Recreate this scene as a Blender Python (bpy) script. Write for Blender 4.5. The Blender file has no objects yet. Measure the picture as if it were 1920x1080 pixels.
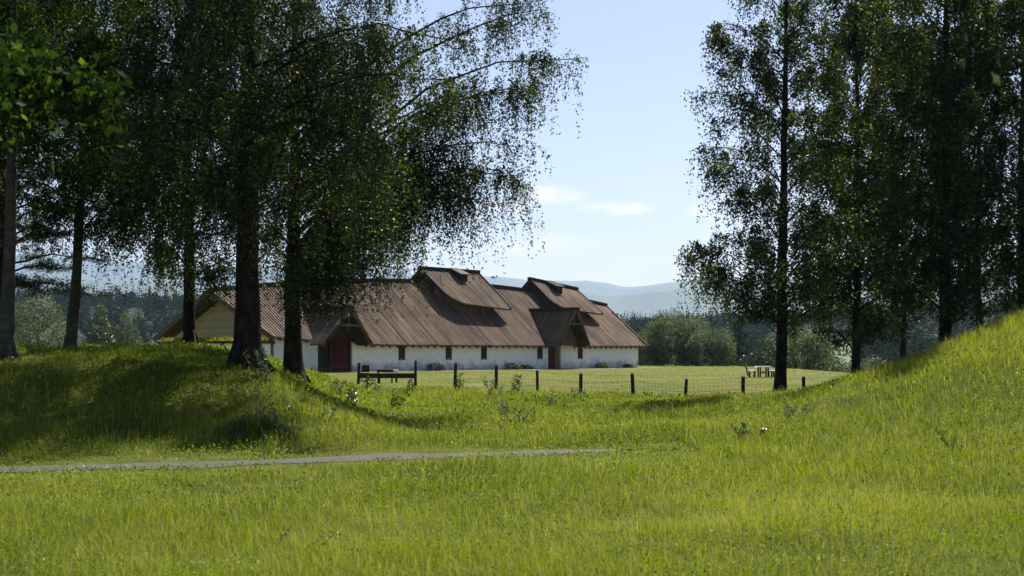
import bpy, math, random
import numpy as np
from mathutils import Vector, Matrix
R = math.radians
SC = bpy.context.scene
COL = SC.collection
F = 2667.0            # focal length in photograph pixels (50 mm lens), used to work out real positions
EYE = 1.7

# ------------------------------------------------------------------ camera, world, sun, exposure
cam = bpy.data.cameras.new('camera'); camo = bpy.data.objects.new('camera', cam); COL.objects.link(camo)
cam.lens = 50; cam.sensor_width = 36; cam.clip_end = 40000; cam.clip_start = 0.05
camo.location = (0, 0, EYE); camo.rotation_euler = (R(90), 0, 0); cam.shift_y = 120/1920
cam.dof.use_dof = True; cam.dof.focus_distance = 60; cam.dof.aperture_fstop = 3.8
SC.camera = camo
SUN_AZ, SUN_EL = 25, 53      # behind the hall, to the right
world = bpy.data.worlds.new('World'); SC.world = world; world.use_nodes = True
wn, wl = world.node_tree.nodes, world.node_tree.links; wn.clear()
w_out = wn.new('ShaderNodeOutputWorld'); w_bg = wn.new('ShaderNodeBackground')
sky = wn.new('ShaderNodeTexSky'); sky.sky_type = 'NISHITA'; sky.sun_disc = False
sky.sun_elevation = R(SUN_EL); sky.sun_rotation = R(SUN_AZ); sky.altitude = 50
sky.air_density = 1.0; sky.dust_density = 1.0; sky.ozone_density = 2.6
w_bg.inputs['Strength'].default_value = 0.062
wl.new(w_bg.outputs[0], w_out.inputs[0])
# faint clouds low over the hills and white haze painted along the horizon, laid out by sky direction
tc = wn.new('ShaderNodeTexCoord')
def wmath(op, a, b=None, c=None):
    n = wn.new('ShaderNodeMath'); n.operation = op
    for i, v in enumerate((a, b, c)):
        if v is None: continue
        if isinstance(v, (int, float)): n.inputs[i].default_value = v
        else: wl.new(v, n.inputs[i])
    return n.outputs[0]
sep = wn.new('ShaderNodeSeparateXYZ'); wl.new(tc.outputs['Generated'], sep.inputs[0])
u = wmath('DIVIDE', sep.outputs['X'], wmath('MAXIMUM', sep.outputs['Y'], 0.05))
v = wmath('DIVIDE', sep.outputs['Z'], wmath('MAXIMUM', sep.outputs['Y'], 0.05))
cmb = wn.new('ShaderNodeCombineXYZ'); wl.new(wmath('MULTIPLY', u, 14), cmb.inputs[0]); wl.new(wmath('MULTIPLY', v, 42), cmb.inputs[1])
nz = wn.new('ShaderNodeTexNoise'); nz.inputs['Scale'].default_value = 1.6; nz.inputs['Detail'].default_value = 7; nz.inputs['Roughness'].default_value = 0.6
wl.new(cmb.outputs[0], nz.inputs['Vector'])
mask = None
for (px, py, sx, sy, amt) in [(1155, 391, 70, 13, 1.0), (1035, 366, 66, 18, .8), (960, 388, 60, 12, .6), (1000, 462, 130, 26, .55), (720, 428, 60, 12, .6), (1330, 395, 50, 16, .6), (1020, 590, 1500, 130, .22)]:
    uu = wmath('MULTIPLY', wmath('SUBTRACT', u, (px-960)/F), F/sx); vv = wmath('MULTIPLY', wmath('SUBTRACT', v, (660-py)/F), F/sy)
    g = wmath('MULTIPLY', wmath('MAXIMUM', wmath('SUBTRACT', 1.3, wmath('ADD', wmath('MULTIPLY', uu, uu), wmath('MULTIPLY', vv, vv))), 0), amt)
    mask = g if mask is None else wmath('MAXIMUM', mask, g)
cl = wmath('MULTIPLY', mask, wmath('MAXIMUM', wmath('MULTIPLY_ADD', nz.outputs['Fac'], 3.2, -1.05), 0))
cl = wmath('MINIMUM', wmath('MULTIPLY', cl, 1.0), .85)
mxs = wn.new('ShaderNodeMix'); mxs.data_type = 'RGBA'
wl.new(cl, mxs.inputs['Factor']); wl.new(sky.outputs[0], mxs.inputs['A']); mxs.inputs['B'].default_value = (9.6, 9.1, 9.2, 1)
wb = wn.new('ShaderNodeVectorMath'); wb.operation = 'MULTIPLY'; wb.inputs[1].default_value = (1.09, .98, 1.01)
wl.new(mxs.outputs['Result'], wb.inputs[0]); wl.new(wb.outputs[0], w_bg.inputs['Color'])
sun = bpy.data.lights.new('sun', 'SUN'); suno = bpy.data.objects.new('sun', sun); COL.objects.link(suno)
sun.energy = 5.0; sun.angle = R(0.53); sun.color = (1, .95, .86)
sdir = Vector((math.sin(R(SUN_AZ))*math.cos(R(SUN_EL)), math.cos(R(SUN_AZ))*math.cos(R(SUN_EL)), math.sin(R(SUN_EL))))
suno.rotation_euler = sdir.to_track_quat('Z', 'Y').to_euler(); suno.location = (20, -10, 40)
vs = SC.view_settings; vs.view_transform = 'Standard'; vs.look = 'None'; vs.exposure = 1.08; vs.gamma = 1
SC.render.engine = 'CYCLES'; SC.cycles.max_bounces = 6; SC.cycles.diffuse_bounces = 3; SC.cycles.glossy_bounces = 2
SC.cycles.transmission_bounces = 3; SC.cycles.volume_bounces = 1; SC.cycles.use_denoising = True
SC.cycles.caustics_reflective = False; SC.cycles.caustics_refractive = False

# ------------------------------------------------------------------ helpers
def tag(o, label=None, cat=None, group=None, kind=None):
    if label: o['label'] = label
    if cat: o['category'] = cat
    if group: o['group'] = group
    if kind: o['kind'] = kind
    return o
def empty(name, loc, rz=0, label=None, cat=None, group=None):
    o = bpy.data.objects.new(name, None); COL.objects.link(o); o.location = loc; o.rotation_euler = (0, 0, rz)
    o.empty_display_size = .5
    return tag(o, label, cat, group)
def link(name, me, parent=None, loc=None):
    o = bpy.data.objects.new(name, me); COL.objects.link(o)
    if parent is not None: o.parent = parent
    if loc is not None: o.location = loc
    return o
def quadmesh(name, V, Q, mats, mi=None, tint=None, smooth=False):
    """V (n,3), Q (m,4) as arrays; mi per-face material index; tint per-face float"""
    me = bpy.data.meshes.new(name); V = np.ascontiguousarray(V, dtype=np.float32); Q = np.ascontiguousarray(Q, dtype=np.int32)
    me.vertices.add(len(V)); me.vertices.foreach_set('co', V.ravel())
    me.loops.add(Q.size); me.loops.foreach_set('vertex_index', Q.ravel())
    me.polygons.add(len(Q)); me.polygons.foreach_set('loop_start', np.arange(0, Q.size, 4, dtype=np.int32))
    try: me.polygons.foreach_set('loop_total', np.full(len(Q), 4, dtype=np.int32))
    except Exception: pass
    for m in mats: me.materials.append(m)
    if mi is not None: me.polygons.foreach_set('material_index', np.ascontiguousarray(mi, dtype=np.int32))
    if smooth: me.polygons.foreach_set('use_smooth', np.ones(len(Q), dtype=bool))
    me.update(calc_edges=True)
    if tint is not None:
        a = me.attributes.new('tint', 'FLOAT', 'FACE'); a.data.foreach_set('value', np.ascontiguousarray(tint, dtype=np.float32))
    me.validate()
    return me
class MB:
    def __init__(s): s.v = []; s.f = []; s.t = []
    def box8(s, P, t=.5):
        """P: 8 points, bottom 4 then top 4"""
        n = len(s.v); s.v += [tuple(p) for p in P]
        for q in ((3,2,1,0), (4,5,6,7), (0,1,5,4), (1,2,6,5), (2,3,7,6), (3,0,4,7)):
            s.f.append(tuple(n+i for i in q)); s.t.append(t)
    def box(s, x0, x1, y0, y1, z0, z1, t=.5):
        s.box8([(x0,y0,z0),(x1,y0,z0),(x1,y1,z0),(x0,y1,z0),(x0,y0,z1),(x1,y0,z1),(x1,y1,z1),(x0,y1,z1)], t)
    def beam(s, a, b, w, h, up=(0,0,1), t=.5):
        a, b = Vector(a), Vector(b); d = (b-a).normalized(); r = d.cross(Vector(up)).normalized(); q = r.cross(d).normalized()
        P = []
        for e in (-1, 1):
            for p in (a, b):
                for k in ((-1, 1) if p is a else (1, -1)):
                    P.append(p + r*(w/2*k) + q*(h/2*e))
        s.box8(P, t)
    def tube(s, pts, rad, n=8, t=.5):
        pts = [Vector(p) for p in pts]; base = len(s.v); up = Vector((0.3, 0.1, 1)).normalized()
        for i, p in enumerate(pts):
            d = (pts[min(i+1, len(pts)-1)] - pts[max(i-1, 0)]).normalized()
            x = d.cross(Vector((0, 1, 0.01))).normalized(); y = d.cross(x)
            r = rad[i] if hasattr(rad, '__len__') else rad
            for k in range(n):
                a = 2*math.pi*k/n; s.v.append(tuple(p + x*(math.cos(a)*r) + y*(math.sin(a)*r)))
        for i in range(len(pts)-1):
            for k in range(n):
                k2 = (k+1) % n; s.f.append((base+i*n+k, base+i*n+k2, base+(i+1)*n+k2, base+(i+1)*n+k)); s.t.append(t)
        for e in (0, len(pts)-1):
            s.f.append(tuple(base+e*n+k for k in range(n))[::(-1 if e == 0 else 1)]); s.t.append(t)
    def poly(s, pts, t=.5):
        n = len(s.v); s.v += [tuple(p) for p in pts]; s.f.append(tuple(range(n, n+len(pts)))); s.t.append(t)
    def prism(s, pts2, f0, f1, t=.5):
        """extrude a closed outline: f0/f1 map (u,v)->3D"""
        a = [f0(*p) for p in pts2]; b = [f1(*p) for p in pts2]; n = len(s.v); k = len(a)
        s.v += [tuple(p) for p in a+b]
        s.f.append(tuple(n+i for i in range(k))[::-1]); s.f.append(tuple(n+k+i for i in range(k))); s.t += [t, t]
        for i in range(k):
            j = (i+1) % k; s.f.append((n+i, n+j, n+k+j, n+k+i)); s.t.append(t)
    def build(s, name, mats, parent=None, loc=None, smooth=False):
        me = bpy.data.meshes.new(name); me.from_pydata(s.v, [], s.f)
        for m in (mats if isinstance(mats, (list, tuple)) else [mats]): me.materials.append(m)
        a = me.attributes.new('tint', 'FLOAT', 'FACE'); a.data.foreach_set('value', s.t)
        if smooth: me.polygons.foreach_set('use_smooth', [True]*len(me.polygons))
        me.update(); return link(name, me, parent, loc)

def new_mat(name):
    m = bpy.data.materials.new(name); m.use_nodes = True; n = m.node_tree.nodes; n.clear()
    return m, n, m.node_tree.links
def ramp(n, stops):
    r = n.new('ShaderNodeValToRGB'); e = r.color_ramp.elements
    while len(e) < len(stops): e.new(.5)
    for el, (p, c) in zip(e, stops): el.position = p; el.color = (*c, 1)
    return r
def surf(name, stops, scale=(3, 3, 3), rough=.85, detail=6, bump=.3, bscale=30, tintamt=0., spec=.3, dist=.02, stain=0.):
    """noise-driven colour, optional per-face tint multiply"""
    m, n, l = new_mat(name); out = n.new('ShaderNodeOutputMaterial'); p = n.new('ShaderNodeBsdfPrincipled')
    p.inputs['Roughness'].default_value = rough; p.inputs['Specular IOR Level'].default_value = spec
    t = n.new('ShaderNodeTexCoord'); mp = n.new('ShaderNodeMapping'); mp.inputs['Scale'].default_value = scale
    l.new(t.outputs['Object'], mp.inputs[0])
    a = n.new('ShaderNodeTexNoise'); a.inputs['Scale'].default_value = 1; a.inputs['Detail'].default_value = detail; a.inputs['Roughness'].default_value = .65
    l.new(mp.outputs[0], a.inputs['Vector'])
    r = ramp(n, stops); l.new(a.outputs['Fac'], r.inputs[0]); col = r.outputs[0]
    if tintamt:
        at = n.new('ShaderNodeAttribute'); at.attribute_name = 'tint'
        mr = n.new('ShaderNodeMapRange'); mr.inputs['To Min'].default_value = 1-tintamt; mr.inputs['To Max'].default_value = 1+tintamt
        l.new(at.outputs['Fac'], mr.inputs['Value'])
        vm = n.new('ShaderNodeVectorMath'); vm.operation = 'SCALE'; l.new(col, vm.inputs[0]); l.new(mr.outputs[0], vm.inputs['Scale']); col = vm.outputs[0]
    if stain:
        sn = n.new('ShaderNodeTexNoise'); sn.inputs['Scale'].default_value = .45; sn.inputs['Detail'].default_value = 8; l.new(t.outputs['Object'], sn.inputs[0])
        sr = n.new('ShaderNodeMapRange'); sr.inputs['From Min'].default_value = .35; sr.inputs['From Max'].default_value = .65; sr.inputs['To Min'].default_value = 1-stain; sr.inputs['To Max'].default_value = 1+stain*.6; l.new(sn.outputs[0], sr.inputs[0])
        v3 = n.new('ShaderNodeVectorMath'); v3.operation = 'SCALE'; l.new(col, v3.inputs[0]); l.new(sr.outputs[0], v3.inputs['Scale']); col = v3.outputs[0]
    l.new(col, p.inputs['Base Color'])
    if bump:
        b = n.new('ShaderNodeTexNoise'); b.inputs['Scale'].default_value = bscale; b.inputs['Detail'].default_value = 5
        l.new(t.outputs['Object'], b.inputs['Vector']); bp = n.new('ShaderNodeBump'); bp.inputs['Strength'].default_value = bump; bp.inputs['Distance'].default_value = dist
        l.new(b.outputs['Fac'], bp.inputs['Height']); l.new(bp.outputs[0], p.inputs['Normal'])
    l.new(p.outputs[0], out.inputs[0]); return m
def leafmat(name, stops, trans=.45, gloss=.08, groug=.35, ttint=(1.5, 1.6, .7)):
    m, n, l = new_mat(name); out = n.new('ShaderNodeOutputMaterial')
    at = n.new('ShaderNodeAttribute'); at.attribute_name = 'tint'; r = ramp(n, stops); l.new(at.outputs['Fac'], r.inputs[0])
    d = n.new('ShaderNodeBsdfDiffuse'); tr = n.new('ShaderNodeBsdfTranslucent'); g = n.new('ShaderNodeBsdfGlossy'); g.inputs['Roughness'].default_value = groug
    vm = n.new('ShaderNodeVectorMath'); vm.operation = 'MULTIPLY'; l.new(r.outputs[0], vm.inputs[0]); vm.inputs[1].default_value = ttint
    l.new(r.outputs[0], d.inputs[0]); l.new(vm.outputs[0], tr.inputs[0])
    a = n.new('ShaderNodeMixShader'); a.inputs[0].default_value = trans; l.new(d.outputs[0], a.inputs[1]); l.new(tr.outputs[0], a.inputs[2])
    b = n.new('ShaderNodeMixShader'); b.inputs[0].default_value = gloss; l.new(a.outputs[0], b.inputs[1]); l.new(g.outputs[0], b.inputs[2])
    l.new(b.outputs[0], out.inputs[0]); return m

M = {}
M['birch_leaf'] = leafmat('birch_leaf', [(0, (0.0062, 0.0104, 0.0032)), (0.5, (0.0196, 0.0301, 0.0062)), (0.8, (0.057, 0.083, 0.0134)), (1, (0.1244, 0.1659, 0.0311))], trans=.45, gloss=.028, groug=.42, ttint=(1.35, 1.35, .7))
M['broad_leaf'] = leafmat('broad_leaf', [(0, (0.0056, 0.012, 0.0032)), (0.5, (0.0144, 0.0288, 0.0056)), (0.85, (0.04, 0.08, 0.0112)), (1, (0.072, 0.128, 0.016))], trans=.4, gloss=.006, groug=.6)
M['needle'] = leafmat('pine_needle', [(0, (0.008, 0.0144, 0.0072)), (1, (0.024, 0.036, 0.016))], trans=.1, gloss=.04)
M['willow_leaf'] = leafmat('willow_leaf', [(0, (0.0508, 0.0666, 0.0426)), (0.6, (0.113, 0.1399, 0.0888)), (1, (0.2486, 0.269, 0.2013))], trans=.25, gloss=.02, groug=.6)
M['young_leaf'] = leafmat('young_leaf', [(0, (0.0245, 0.0385, 0.0126)), (0.7, (0.056, 0.084, 0.021)), (1, (0.091, 0.119, 0.042))], trans=.35)
M['valley_leaf'] = leafmat('valley_leaf', [(0, (0.0196, 0.0315, 0.0154)), (0.7, (0.0385, 0.0595, 0.0252)), (1, (0.063, 0.084, 0.042))], trans=.2, gloss=.03)
M['far_needle'] = leafmat('far_needle', [(0, (0.0112, 0.0208, 0.012)), (1, (0.0288, 0.044, 0.0224))], trans=.1, gloss=.0)
M['grass'] = leafmat('grass_blade', [(0, (0.0532, 0.094, 0.0033)), (0.4, (0.1418, 0.1879, 0.0045)), (0.7, (0.2127, 0.2443, 0.0078)), (0.86, (0.2569, 0.2724, 0.0339)), (0.94, (0.3366, 0.3195, 0.1241)), (1, (0.4076, 0.3758, 0.2255))], trans=.42, gloss=.012, groug=.5, ttint=(1.3, 1.35, .5))
M['reed'] = leafmat('reed_leaf', [(0, (0.021, 0.042, 0.0084)), (0.7, (0.049, 0.084, 0.014)), (1, (0.091, 0.126, 0.042))], trans=.3, gloss=.03, groug=.5)
M['herb'] = leafmat('herb_leaf', [(0, (0.0394, 0.0718, 0.0079)), (0.5, (0.1183, 0.1705, 0.0119)), (0.8, (0.2049, 0.2424, 0.0395)), (1, (0.3309, 0.341, 0.1777))], trans=.35, gloss=.005, groug=.6)
M['twig'] = surf('twig', [(0, (.02, .015, .010)), (1, (.05, .038, .026))], bump=0, spec=.04)
M['bark'] = surf('birch_bark_dark', [(0, (.008, .007, .006)), (.5, (.022, .019, .015)), (.64, (.045, .04, .033)), (.76, (.11, .105, .095))], scale=(5, 5, 2.2), bump=1., bscale=9, dist=.05, rough=.95, spec=.04)
M['bark_grey'] = surf('aspen_bark_grey', [(0, (.02, .018, .014)), (.5, (.07, .065, .05)), (.7, (.13, .12, .10))], scale=(4, 4, 7), bump=.6, bscale=12, dist=.02, spec=.04)
M['bark_pine'] = surf('pine_bark', [(0, (.012, .009, .007)), (1, (.05, .035, .025))], scale=(5, 5, 2), bump=1, bscale=14, spec=.04)
M['roof'] = surf('weathered_roof_boards', [(0.2, (0.0541, 0.0331, 0.0207)), (0.45, (0.1043, 0.0663, 0.043)), (0.6, (0.1391, 0.0965, 0.0652)), (0.8, (0.2241, 0.178, 0.1333))], scale=(1.6, .35, .35), tintamt=.6, bump=.4, bscale=14, rough=.9, stain=.28)
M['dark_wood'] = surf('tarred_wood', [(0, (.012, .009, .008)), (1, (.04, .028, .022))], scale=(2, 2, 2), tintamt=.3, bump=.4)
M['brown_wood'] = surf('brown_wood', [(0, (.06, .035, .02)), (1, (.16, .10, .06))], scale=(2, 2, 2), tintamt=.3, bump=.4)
M['ochre'] = surf('ochre_boards', [(.2, (.34, .27, .12)), (.8, (.50, .41, .20))], scale=(.4, .4, 3), tintamt=.12, bump=.3)
M['red_wood'] = surf('oxblood_boards', [(0, (.05, .006, .006)), (1, (.10, .012, .011))], scale=(1, 1, 2), tintamt=.25, bump=.3)
M['shutter_wood'] = surf('dark_red_shutter', [(0, (.035, .012, .008)), (1, (.08, .025, .018))], scale=(1, 1, 2), tintamt=.25, bump=.3)
M['pale_wood'] = surf('weathered_pale_wood', [(0, (0.224, 0.208, 0.184)), (1, (0.4, 0.376, 0.344))], scale=(2, 2, 2), bump=.2)
M['post'] = surf('fence_post_wood', [(0, (.010, .008, .006)), (1, (.04, .03, .022))], scale=(8, 8, 2), bump=.6)
M['wire'] = surf('fence_wire', [(0, (.10, .08, .06)), (1, (.2, .16, .12))], bump=0)
M['stone'] = surf('rough_stone', [(0, (.06, .045, .035)), (1, (.22, .17, .13))], scale=(4, 4, 4), bump=.8, bscale=8)
M['white_paint'] = surf('white_paint', [(0, (.62, .62, .60)), (1, (.8, .8, .78))], bump=.1)
M['grey_roof'] = surf('grey_roof_tiles', [(0, (.05, .05, .05)), (1, (.11, .10, .10))], bump=.3)
M['red_roof'] = surf('rust_roof_tiles', [(0, (.22, .10, .07)), (1, (.36, .18, .13))], bump=.3)
M['sedum'] = leafmat('sedum', [(0, (0.075, 0.09, 0.0075)), (0.5, (0.225, 0.2175, 0.015)), (1, (0.36, 0.315, 0.0225))], trans=.3, gloss=.02)
M['tie_wood'] = surf('greyed_tie_beam', [(0, (0.07, 0.063, 0.056)), (1, (0.154, 0.14, 0.119))], scale=(2, 2, 2), bump=.2)
M['gravel'] = surf('gravel', [(0.25, (0.0293, 0.0272, 0.0216)), (0.5, (0.0587, 0.0541, 0.0432)), (0.75, (0.1049, 0.0994, 0.0821))], scale=(14, 14, 14), detail=8, bump=1, bscale=40, dist=.03)
M['seed'] = surf('white_petals', [(0, (.55, .56, .48)), (1, (.8, .8, .72))], bump=0)

def plaster():
    m, n, l = new_mat('lime_plaster'); out = n.new('ShaderNodeOutputMaterial'); p = n.new('ShaderNodeBsdfPrincipled'); p.inputs['Roughness'].default_value = .95
    t = n.new('ShaderNodeTexCoord'); mp = n.new('ShaderNodeMapping'); mp.inputs['Scale'].default_value = (.8, .8, 1.2); l.new(t.outputs['Object'], mp.inputs[0])
    a = n.new('ShaderNodeTexNoise'); a.inputs['Scale'].default_value = 2.2; a.inputs['Detail'].default_value = 9; a.inputs['Roughness'].default_value = .7; l.new(mp.outputs[0], a.inputs[0])
    r = ramp(n, [(.22, (.50, .46, .38)), (.34, (.70, .68, .64)), (.46, (.82, .81, .80)), (.8, (.87, .87, .86))]); l.new(a.outputs[0], r.inputs[0])
    # damp, algae-stained foot of the wall
    s = n.new('ShaderNodeSeparateXYZ'); l.new(t.outputs['Object'], s.inputs[0])
    nz2 = n.new('ShaderNodeTexNoise'); nz2.inputs['Scale'].default_value = 1.3; nz2.inputs['Detail'].default_value = 8; l.new(t.outputs['Object'], nz2.inputs[0])
    ma = n.new('ShaderNodeMath'); ma.operation = 'MULTIPLY_ADD'; ma.inputs[1].default_value = 2.6; l.new(nz2.outputs[0], ma.inputs[0])
    mb = n.new('ShaderNodeMath'); mb.operation = 'MULTIPLY'; mb.inputs[1].default_value = -1.15; l.new(s.outputs['Z'], mb.inputs[0]); l.new(mb.outputs[0], ma.inputs[2])
    mr = n.new('ShaderNodeMapRange'); mr.inputs['From Min'].default_value = .35; mr.inputs['From Max'].default_value = 1.25; mr.inputs['To Max'].default_value = .9; l.new(ma.outputs[0], mr.inputs[0])
    mx = n.new('ShaderNodeMix'); mx.data_type = 'RGBA'; l.new(mr.outputs[0], mx.inputs['Factor']); l.new(r.outputs[0], mx.inputs['A']); mx.inputs['B'].default_value = (.30, .33, .34, 1)
    l.new(mx.outputs['Result'], p.inputs['Base Color'])
    b = n.new('ShaderNodeBump'); b.inputs['Strength'].default_value = .7; b.inputs['Distance'].default_value = .06
    l.new(a.outputs[0], b.inputs['Height']); l.new(b.outputs[0], p.inputs['Normal']); l.new(p.outputs[0], out.inputs[0]); return m
M['plaster'] = plaster()

# ------------------------------------------------------------------ terrain
def sst(x, a, b):
    t = np.clip((x-a)/(b-a), 0, 1); return t*t*(3-2*t)
FPX = [-400, 0, 672, 779, 853, 930, 1008, 1089, 1187, 1285, 1393, 1507, 1640]
FPY = [74, 70, 64.5, 63, 61.3, 59.6, 58, 56.2, 54.2, 52.2, 50.2, 48.2, 46.2]
def fence_y_at(px): return np.interp(px, FPX, FPY)
def far_ground(X, Y):
    px = 960 + X/np.maximum(Y, 1)*F
    edge = np.interp(px, [-800, 300, 1150, 1250, 1400, 1600, 2600], [70, 125, 185, 182, 158, 104, 90])
    z = -13*sst(Y, edge, edge+150)
    hill = np.interp(px, [-2500, 0, 250, 420, 900, 1180, 1500, 1900, 3500], [56, 50, 43, 38, 33, 33, 34, 38, 44])
    z = z + hill*sst(Y, 330, 1050) + 4*np.sin(X*.011+Y*.004)*sst(Y, 300, 900)
    z = z - 18*sst(Y, 1300, 2400)
    return z
def terrain(X, Y):
    X = np.asarray(X, float); Y = np.asarray(Y, float)
    k = .13*np.clip(Y-29, 0, 40)
    m = sst(-X, 1.3+.95*k, 7.9+.6*k)*sst(Y, 22.3, 31.5)*(1-sst(Y, 45, 64))*1.72
    d = np.hypot(X-19.5, (Y-33.0)/1.25)
    r = 5.3*(1-sst(d, -3.4, 16.6))
    b = .06*np.sin(X*.9+.4*Y)+.05*np.sin(Y*1.1-.7*X+2)+.035*np.sin(X*2.1-Y*.8)+.03*np.sin(X*1.4+Y*2.3+1)
    return m + r + b*sst(Y, 4, 12)*(1-sst(Y, 70, 90))*(.12+.88*sst(np.abs(Y-path_y_at(X)), 1, 4.5)) + .1*sst(Y, 85, 105) + far_ground(X, Y)
def tz(x, y): return float(terrain(x, y))
def at(px, Y): return (px-960)/F*Y
PATH = [(-900, 18.6), (-400, 19.6), (0, 20.4), (400, 21.6), (700, 22.7), (900, 23.4), (1150, 24.4), (1225, 24.9)]
def path_y_at(X):
    xs = [at(p, y) for p, y in PATH]; return np.interp(X, xs, [y for _, y in PATH])

def ground_material():
    m, n, l = new_mat('meadow_soil'); out = n.new('ShaderNodeOutputMaterial'); p = n.new('ShaderNodeBsdfPrincipled'); p.inputs['Roughness'].default_value = .95; p.inputs['Specular IOR Level'].default_value = .1
    g = n.new('ShaderNodeNewGeometry'); s = n.new('ShaderNodeSeparateXYZ'); l.new(g.outputs['Position'], s.inputs[0])
    a = n.new('ShaderNodeTexNoise'); a.inputs['Scale'].default_value = .9; a.inputs['Detail'].default_value = 9; a.inputs['Roughness'].default_value = .7; l.new(g.outputs['Position'], a.inputs['Vector'])
    near = ramp(n, [(0.3, (0.028, 0.0385, 0.0035)), (0.5, (0.056, 0.0665, 0.0056)), (0.7, (0.105, 0.105, 0.021))]); l.new(a.outputs[0], near.inputs[0])
    b = n.new('ShaderNodeTexNoise'); b.inputs['Scale'].default_value = .22; b.inputs['Detail'].default_value = 8; b.inputs['Roughness'].default_value = .6; l.new(g.outputs['Position'], b.inputs['Vector'])
    lawn = ramp(n, [(0.3, (0.0539, 0.0741, 0.0081)), (0.48, (0.0838, 0.0966, 0.0116)), (0.6, (0.1078, 0.1063, 0.0232)), (0.75, (0.1617, 0.1481, 0.058))]); l.new(b.outputs[0], lawn.inputs[0])
    c = n.new('ShaderNodeTexNoise'); c.inputs['Scale'].default_value = .02; c.inputs['Detail'].default_value = 8; l.new(g.outputs['Position'], c.inputs['Vector'])
    far = ramp(n, [(0.35, (0.0077, 0.0123, 0.0054)), (0.6, (0.0135, 0.0193, 0.0085)), (0.75, (0.027, 0.0327, 0.0135))]); l.new(c.outputs[0], far.inputs[0])
    def mr(v0, v1, src):
        q = n.new('ShaderNodeMapRange'); q.inputs['From Min'].default_value = v0; q.inputs['From Max'].default_value = v1; l.new(src, q.inputs[0]); return q.outputs[0]
    def mx(f, x, y):
        q = n.new('ShaderNodeMix'); q.data_type = 'RGBA'; l.new(f, q.inputs['Factor']); l.new(x, q.inputs['A']); l.new(y, q.inputs['B']); return q.outputs['Result']
    c1 = mx(mr(54, 60, s.outputs['Y']), near.outputs[0], lawn.outputs[0])
    zz = n.new('ShaderNodeMath'); zz.operation = 'MULTIPLY'; zz.inputs[1].default_value = -1; l.new(s.outputs['Z'], zz.inputs[0])
    c2 = mx(mr(.4, 1.5, zz.outputs[0]), c1, far.outputs[0]); c3 = mx(mr(250, 300, s.outputs['Y']), c2, far.outputs[0])
    l.new(c3, p.inputs['Base Color'])
    bn = n.new('ShaderNodeTexNoise'); bn.inputs['Scale'].default_value = 12; bn.inputs['Detail'].default_value = 6; l.new(g.outputs['Position'], bn.inputs['Vector'])
    bp = n.new('ShaderNodeBump'); bp.inputs['Strength'].default_value = .8; bp.inputs['Distance'].default_value = .05; l.new(bn.outputs[0], bp.inputs['Height']); l.new(bp.outputs[0], p.inputs['Normal'])
    l.new(p.outputs[0], out.inputs[0]); return m
M['ground'] = ground_material()
ys = np.concatenate([np.arange(-12, 72, .4), 72*np.power(15500/72, np.linspace(0, 1, 130))])
xp = np.concatenate([np.arange(0, 30, .4), 30*np.power(8200/30, np.linspace(0, 1, 60))]); xs = np.concatenate([-xp[:0:-1], xp])
GX, GY = np.meshgrid(xs, ys); GZ = terrain(GX, GY)
V = np.stack([GX.ravel(), GY.ravel(), GZ.ravel()], 1); nx, ny = len(xs), len(ys)
I = (np.arange(ny-1)[:, None]*nx + np.arange(nx-1)[None]).ravel(); Q = np.stack([I, I+1, I+nx+1, I+nx], 1)
g = link('ground', quadmesh('ground', V, Q, [M['ground']], smooth=True)); tag(g, 'rolling grassy ground with two low burial mounds and mown lawn', kind='structure')

# gravel path: a sheet following the ground
pv, pq = [], []; px_ = np.arange(-22, 2.2, .15)
rng = np.random.default_rng(3)
for i, x in enumerate(px_):
    yc = path_y_at(x); w = .60*min(1, max(0.06, (2.4-x)/2.2)); w += .10*math.sin(x*2.1)+.06*math.sin(x*5.3)
    for j, t in enumerate(np.linspace(-1, 1, 7)):
        y = yc + t*w; pv.append((x, y, tz(x, y)+.03-.022*abs(t)**3))
for i in range(len(px_)-1):
    for j in range(6): k = i*7+j; pq.append((k, k+7, k+8, k+1))
p = link('path', quadmesh('path', np.array(pv), np.array(pq), [M['gravel']], smooth=True)); tag(p, 'narrow grey gravel path crossing the meadow below the left mound', kind='structure')

# worn pale gravel strip along the hall's foot
wv = []; wq = []; ss = np.arange(7, 49, .5)
for i_, s_ in enumerate(ss):
    w_ = 6.75-.75*((s_-24)/24)**2
    for j_, o_ in enumerate(np.linspace(-.7, 1.3+.5*math.sin(s_*.7)+.3*math.sin(s_*1.9), 5)):
        qx = -22.9+.669*s_+.743*(w_+o_); qy = 112.2+.743*s_-.669*(w_+o_); wv.append((qx, qy, tz(qx, qy)+.02-.016*(j_ == 4)))
for i_ in range(len(ss)-1):
    for j_ in range(4): k = i_*5+j_; wq.append((k, k+1, k+6, k+5))
M['worn'] = surf('worn_ground', [(0.3, (0.0845, 0.0845, 0.0325)), (0.5, (0.156, 0.1365, 0.0715)), (0.7, (0.26, 0.234, 0.1625))], scale=(1.2, 1.2, 1.2), bump=.5)
tag(link('footpath', quadmesh('footpath', np.array(wv), np.array(wq), [M['worn']], smooth=True)), 'pale worn strip of ground along the foot of the hall wall', kind='structure')
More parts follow.
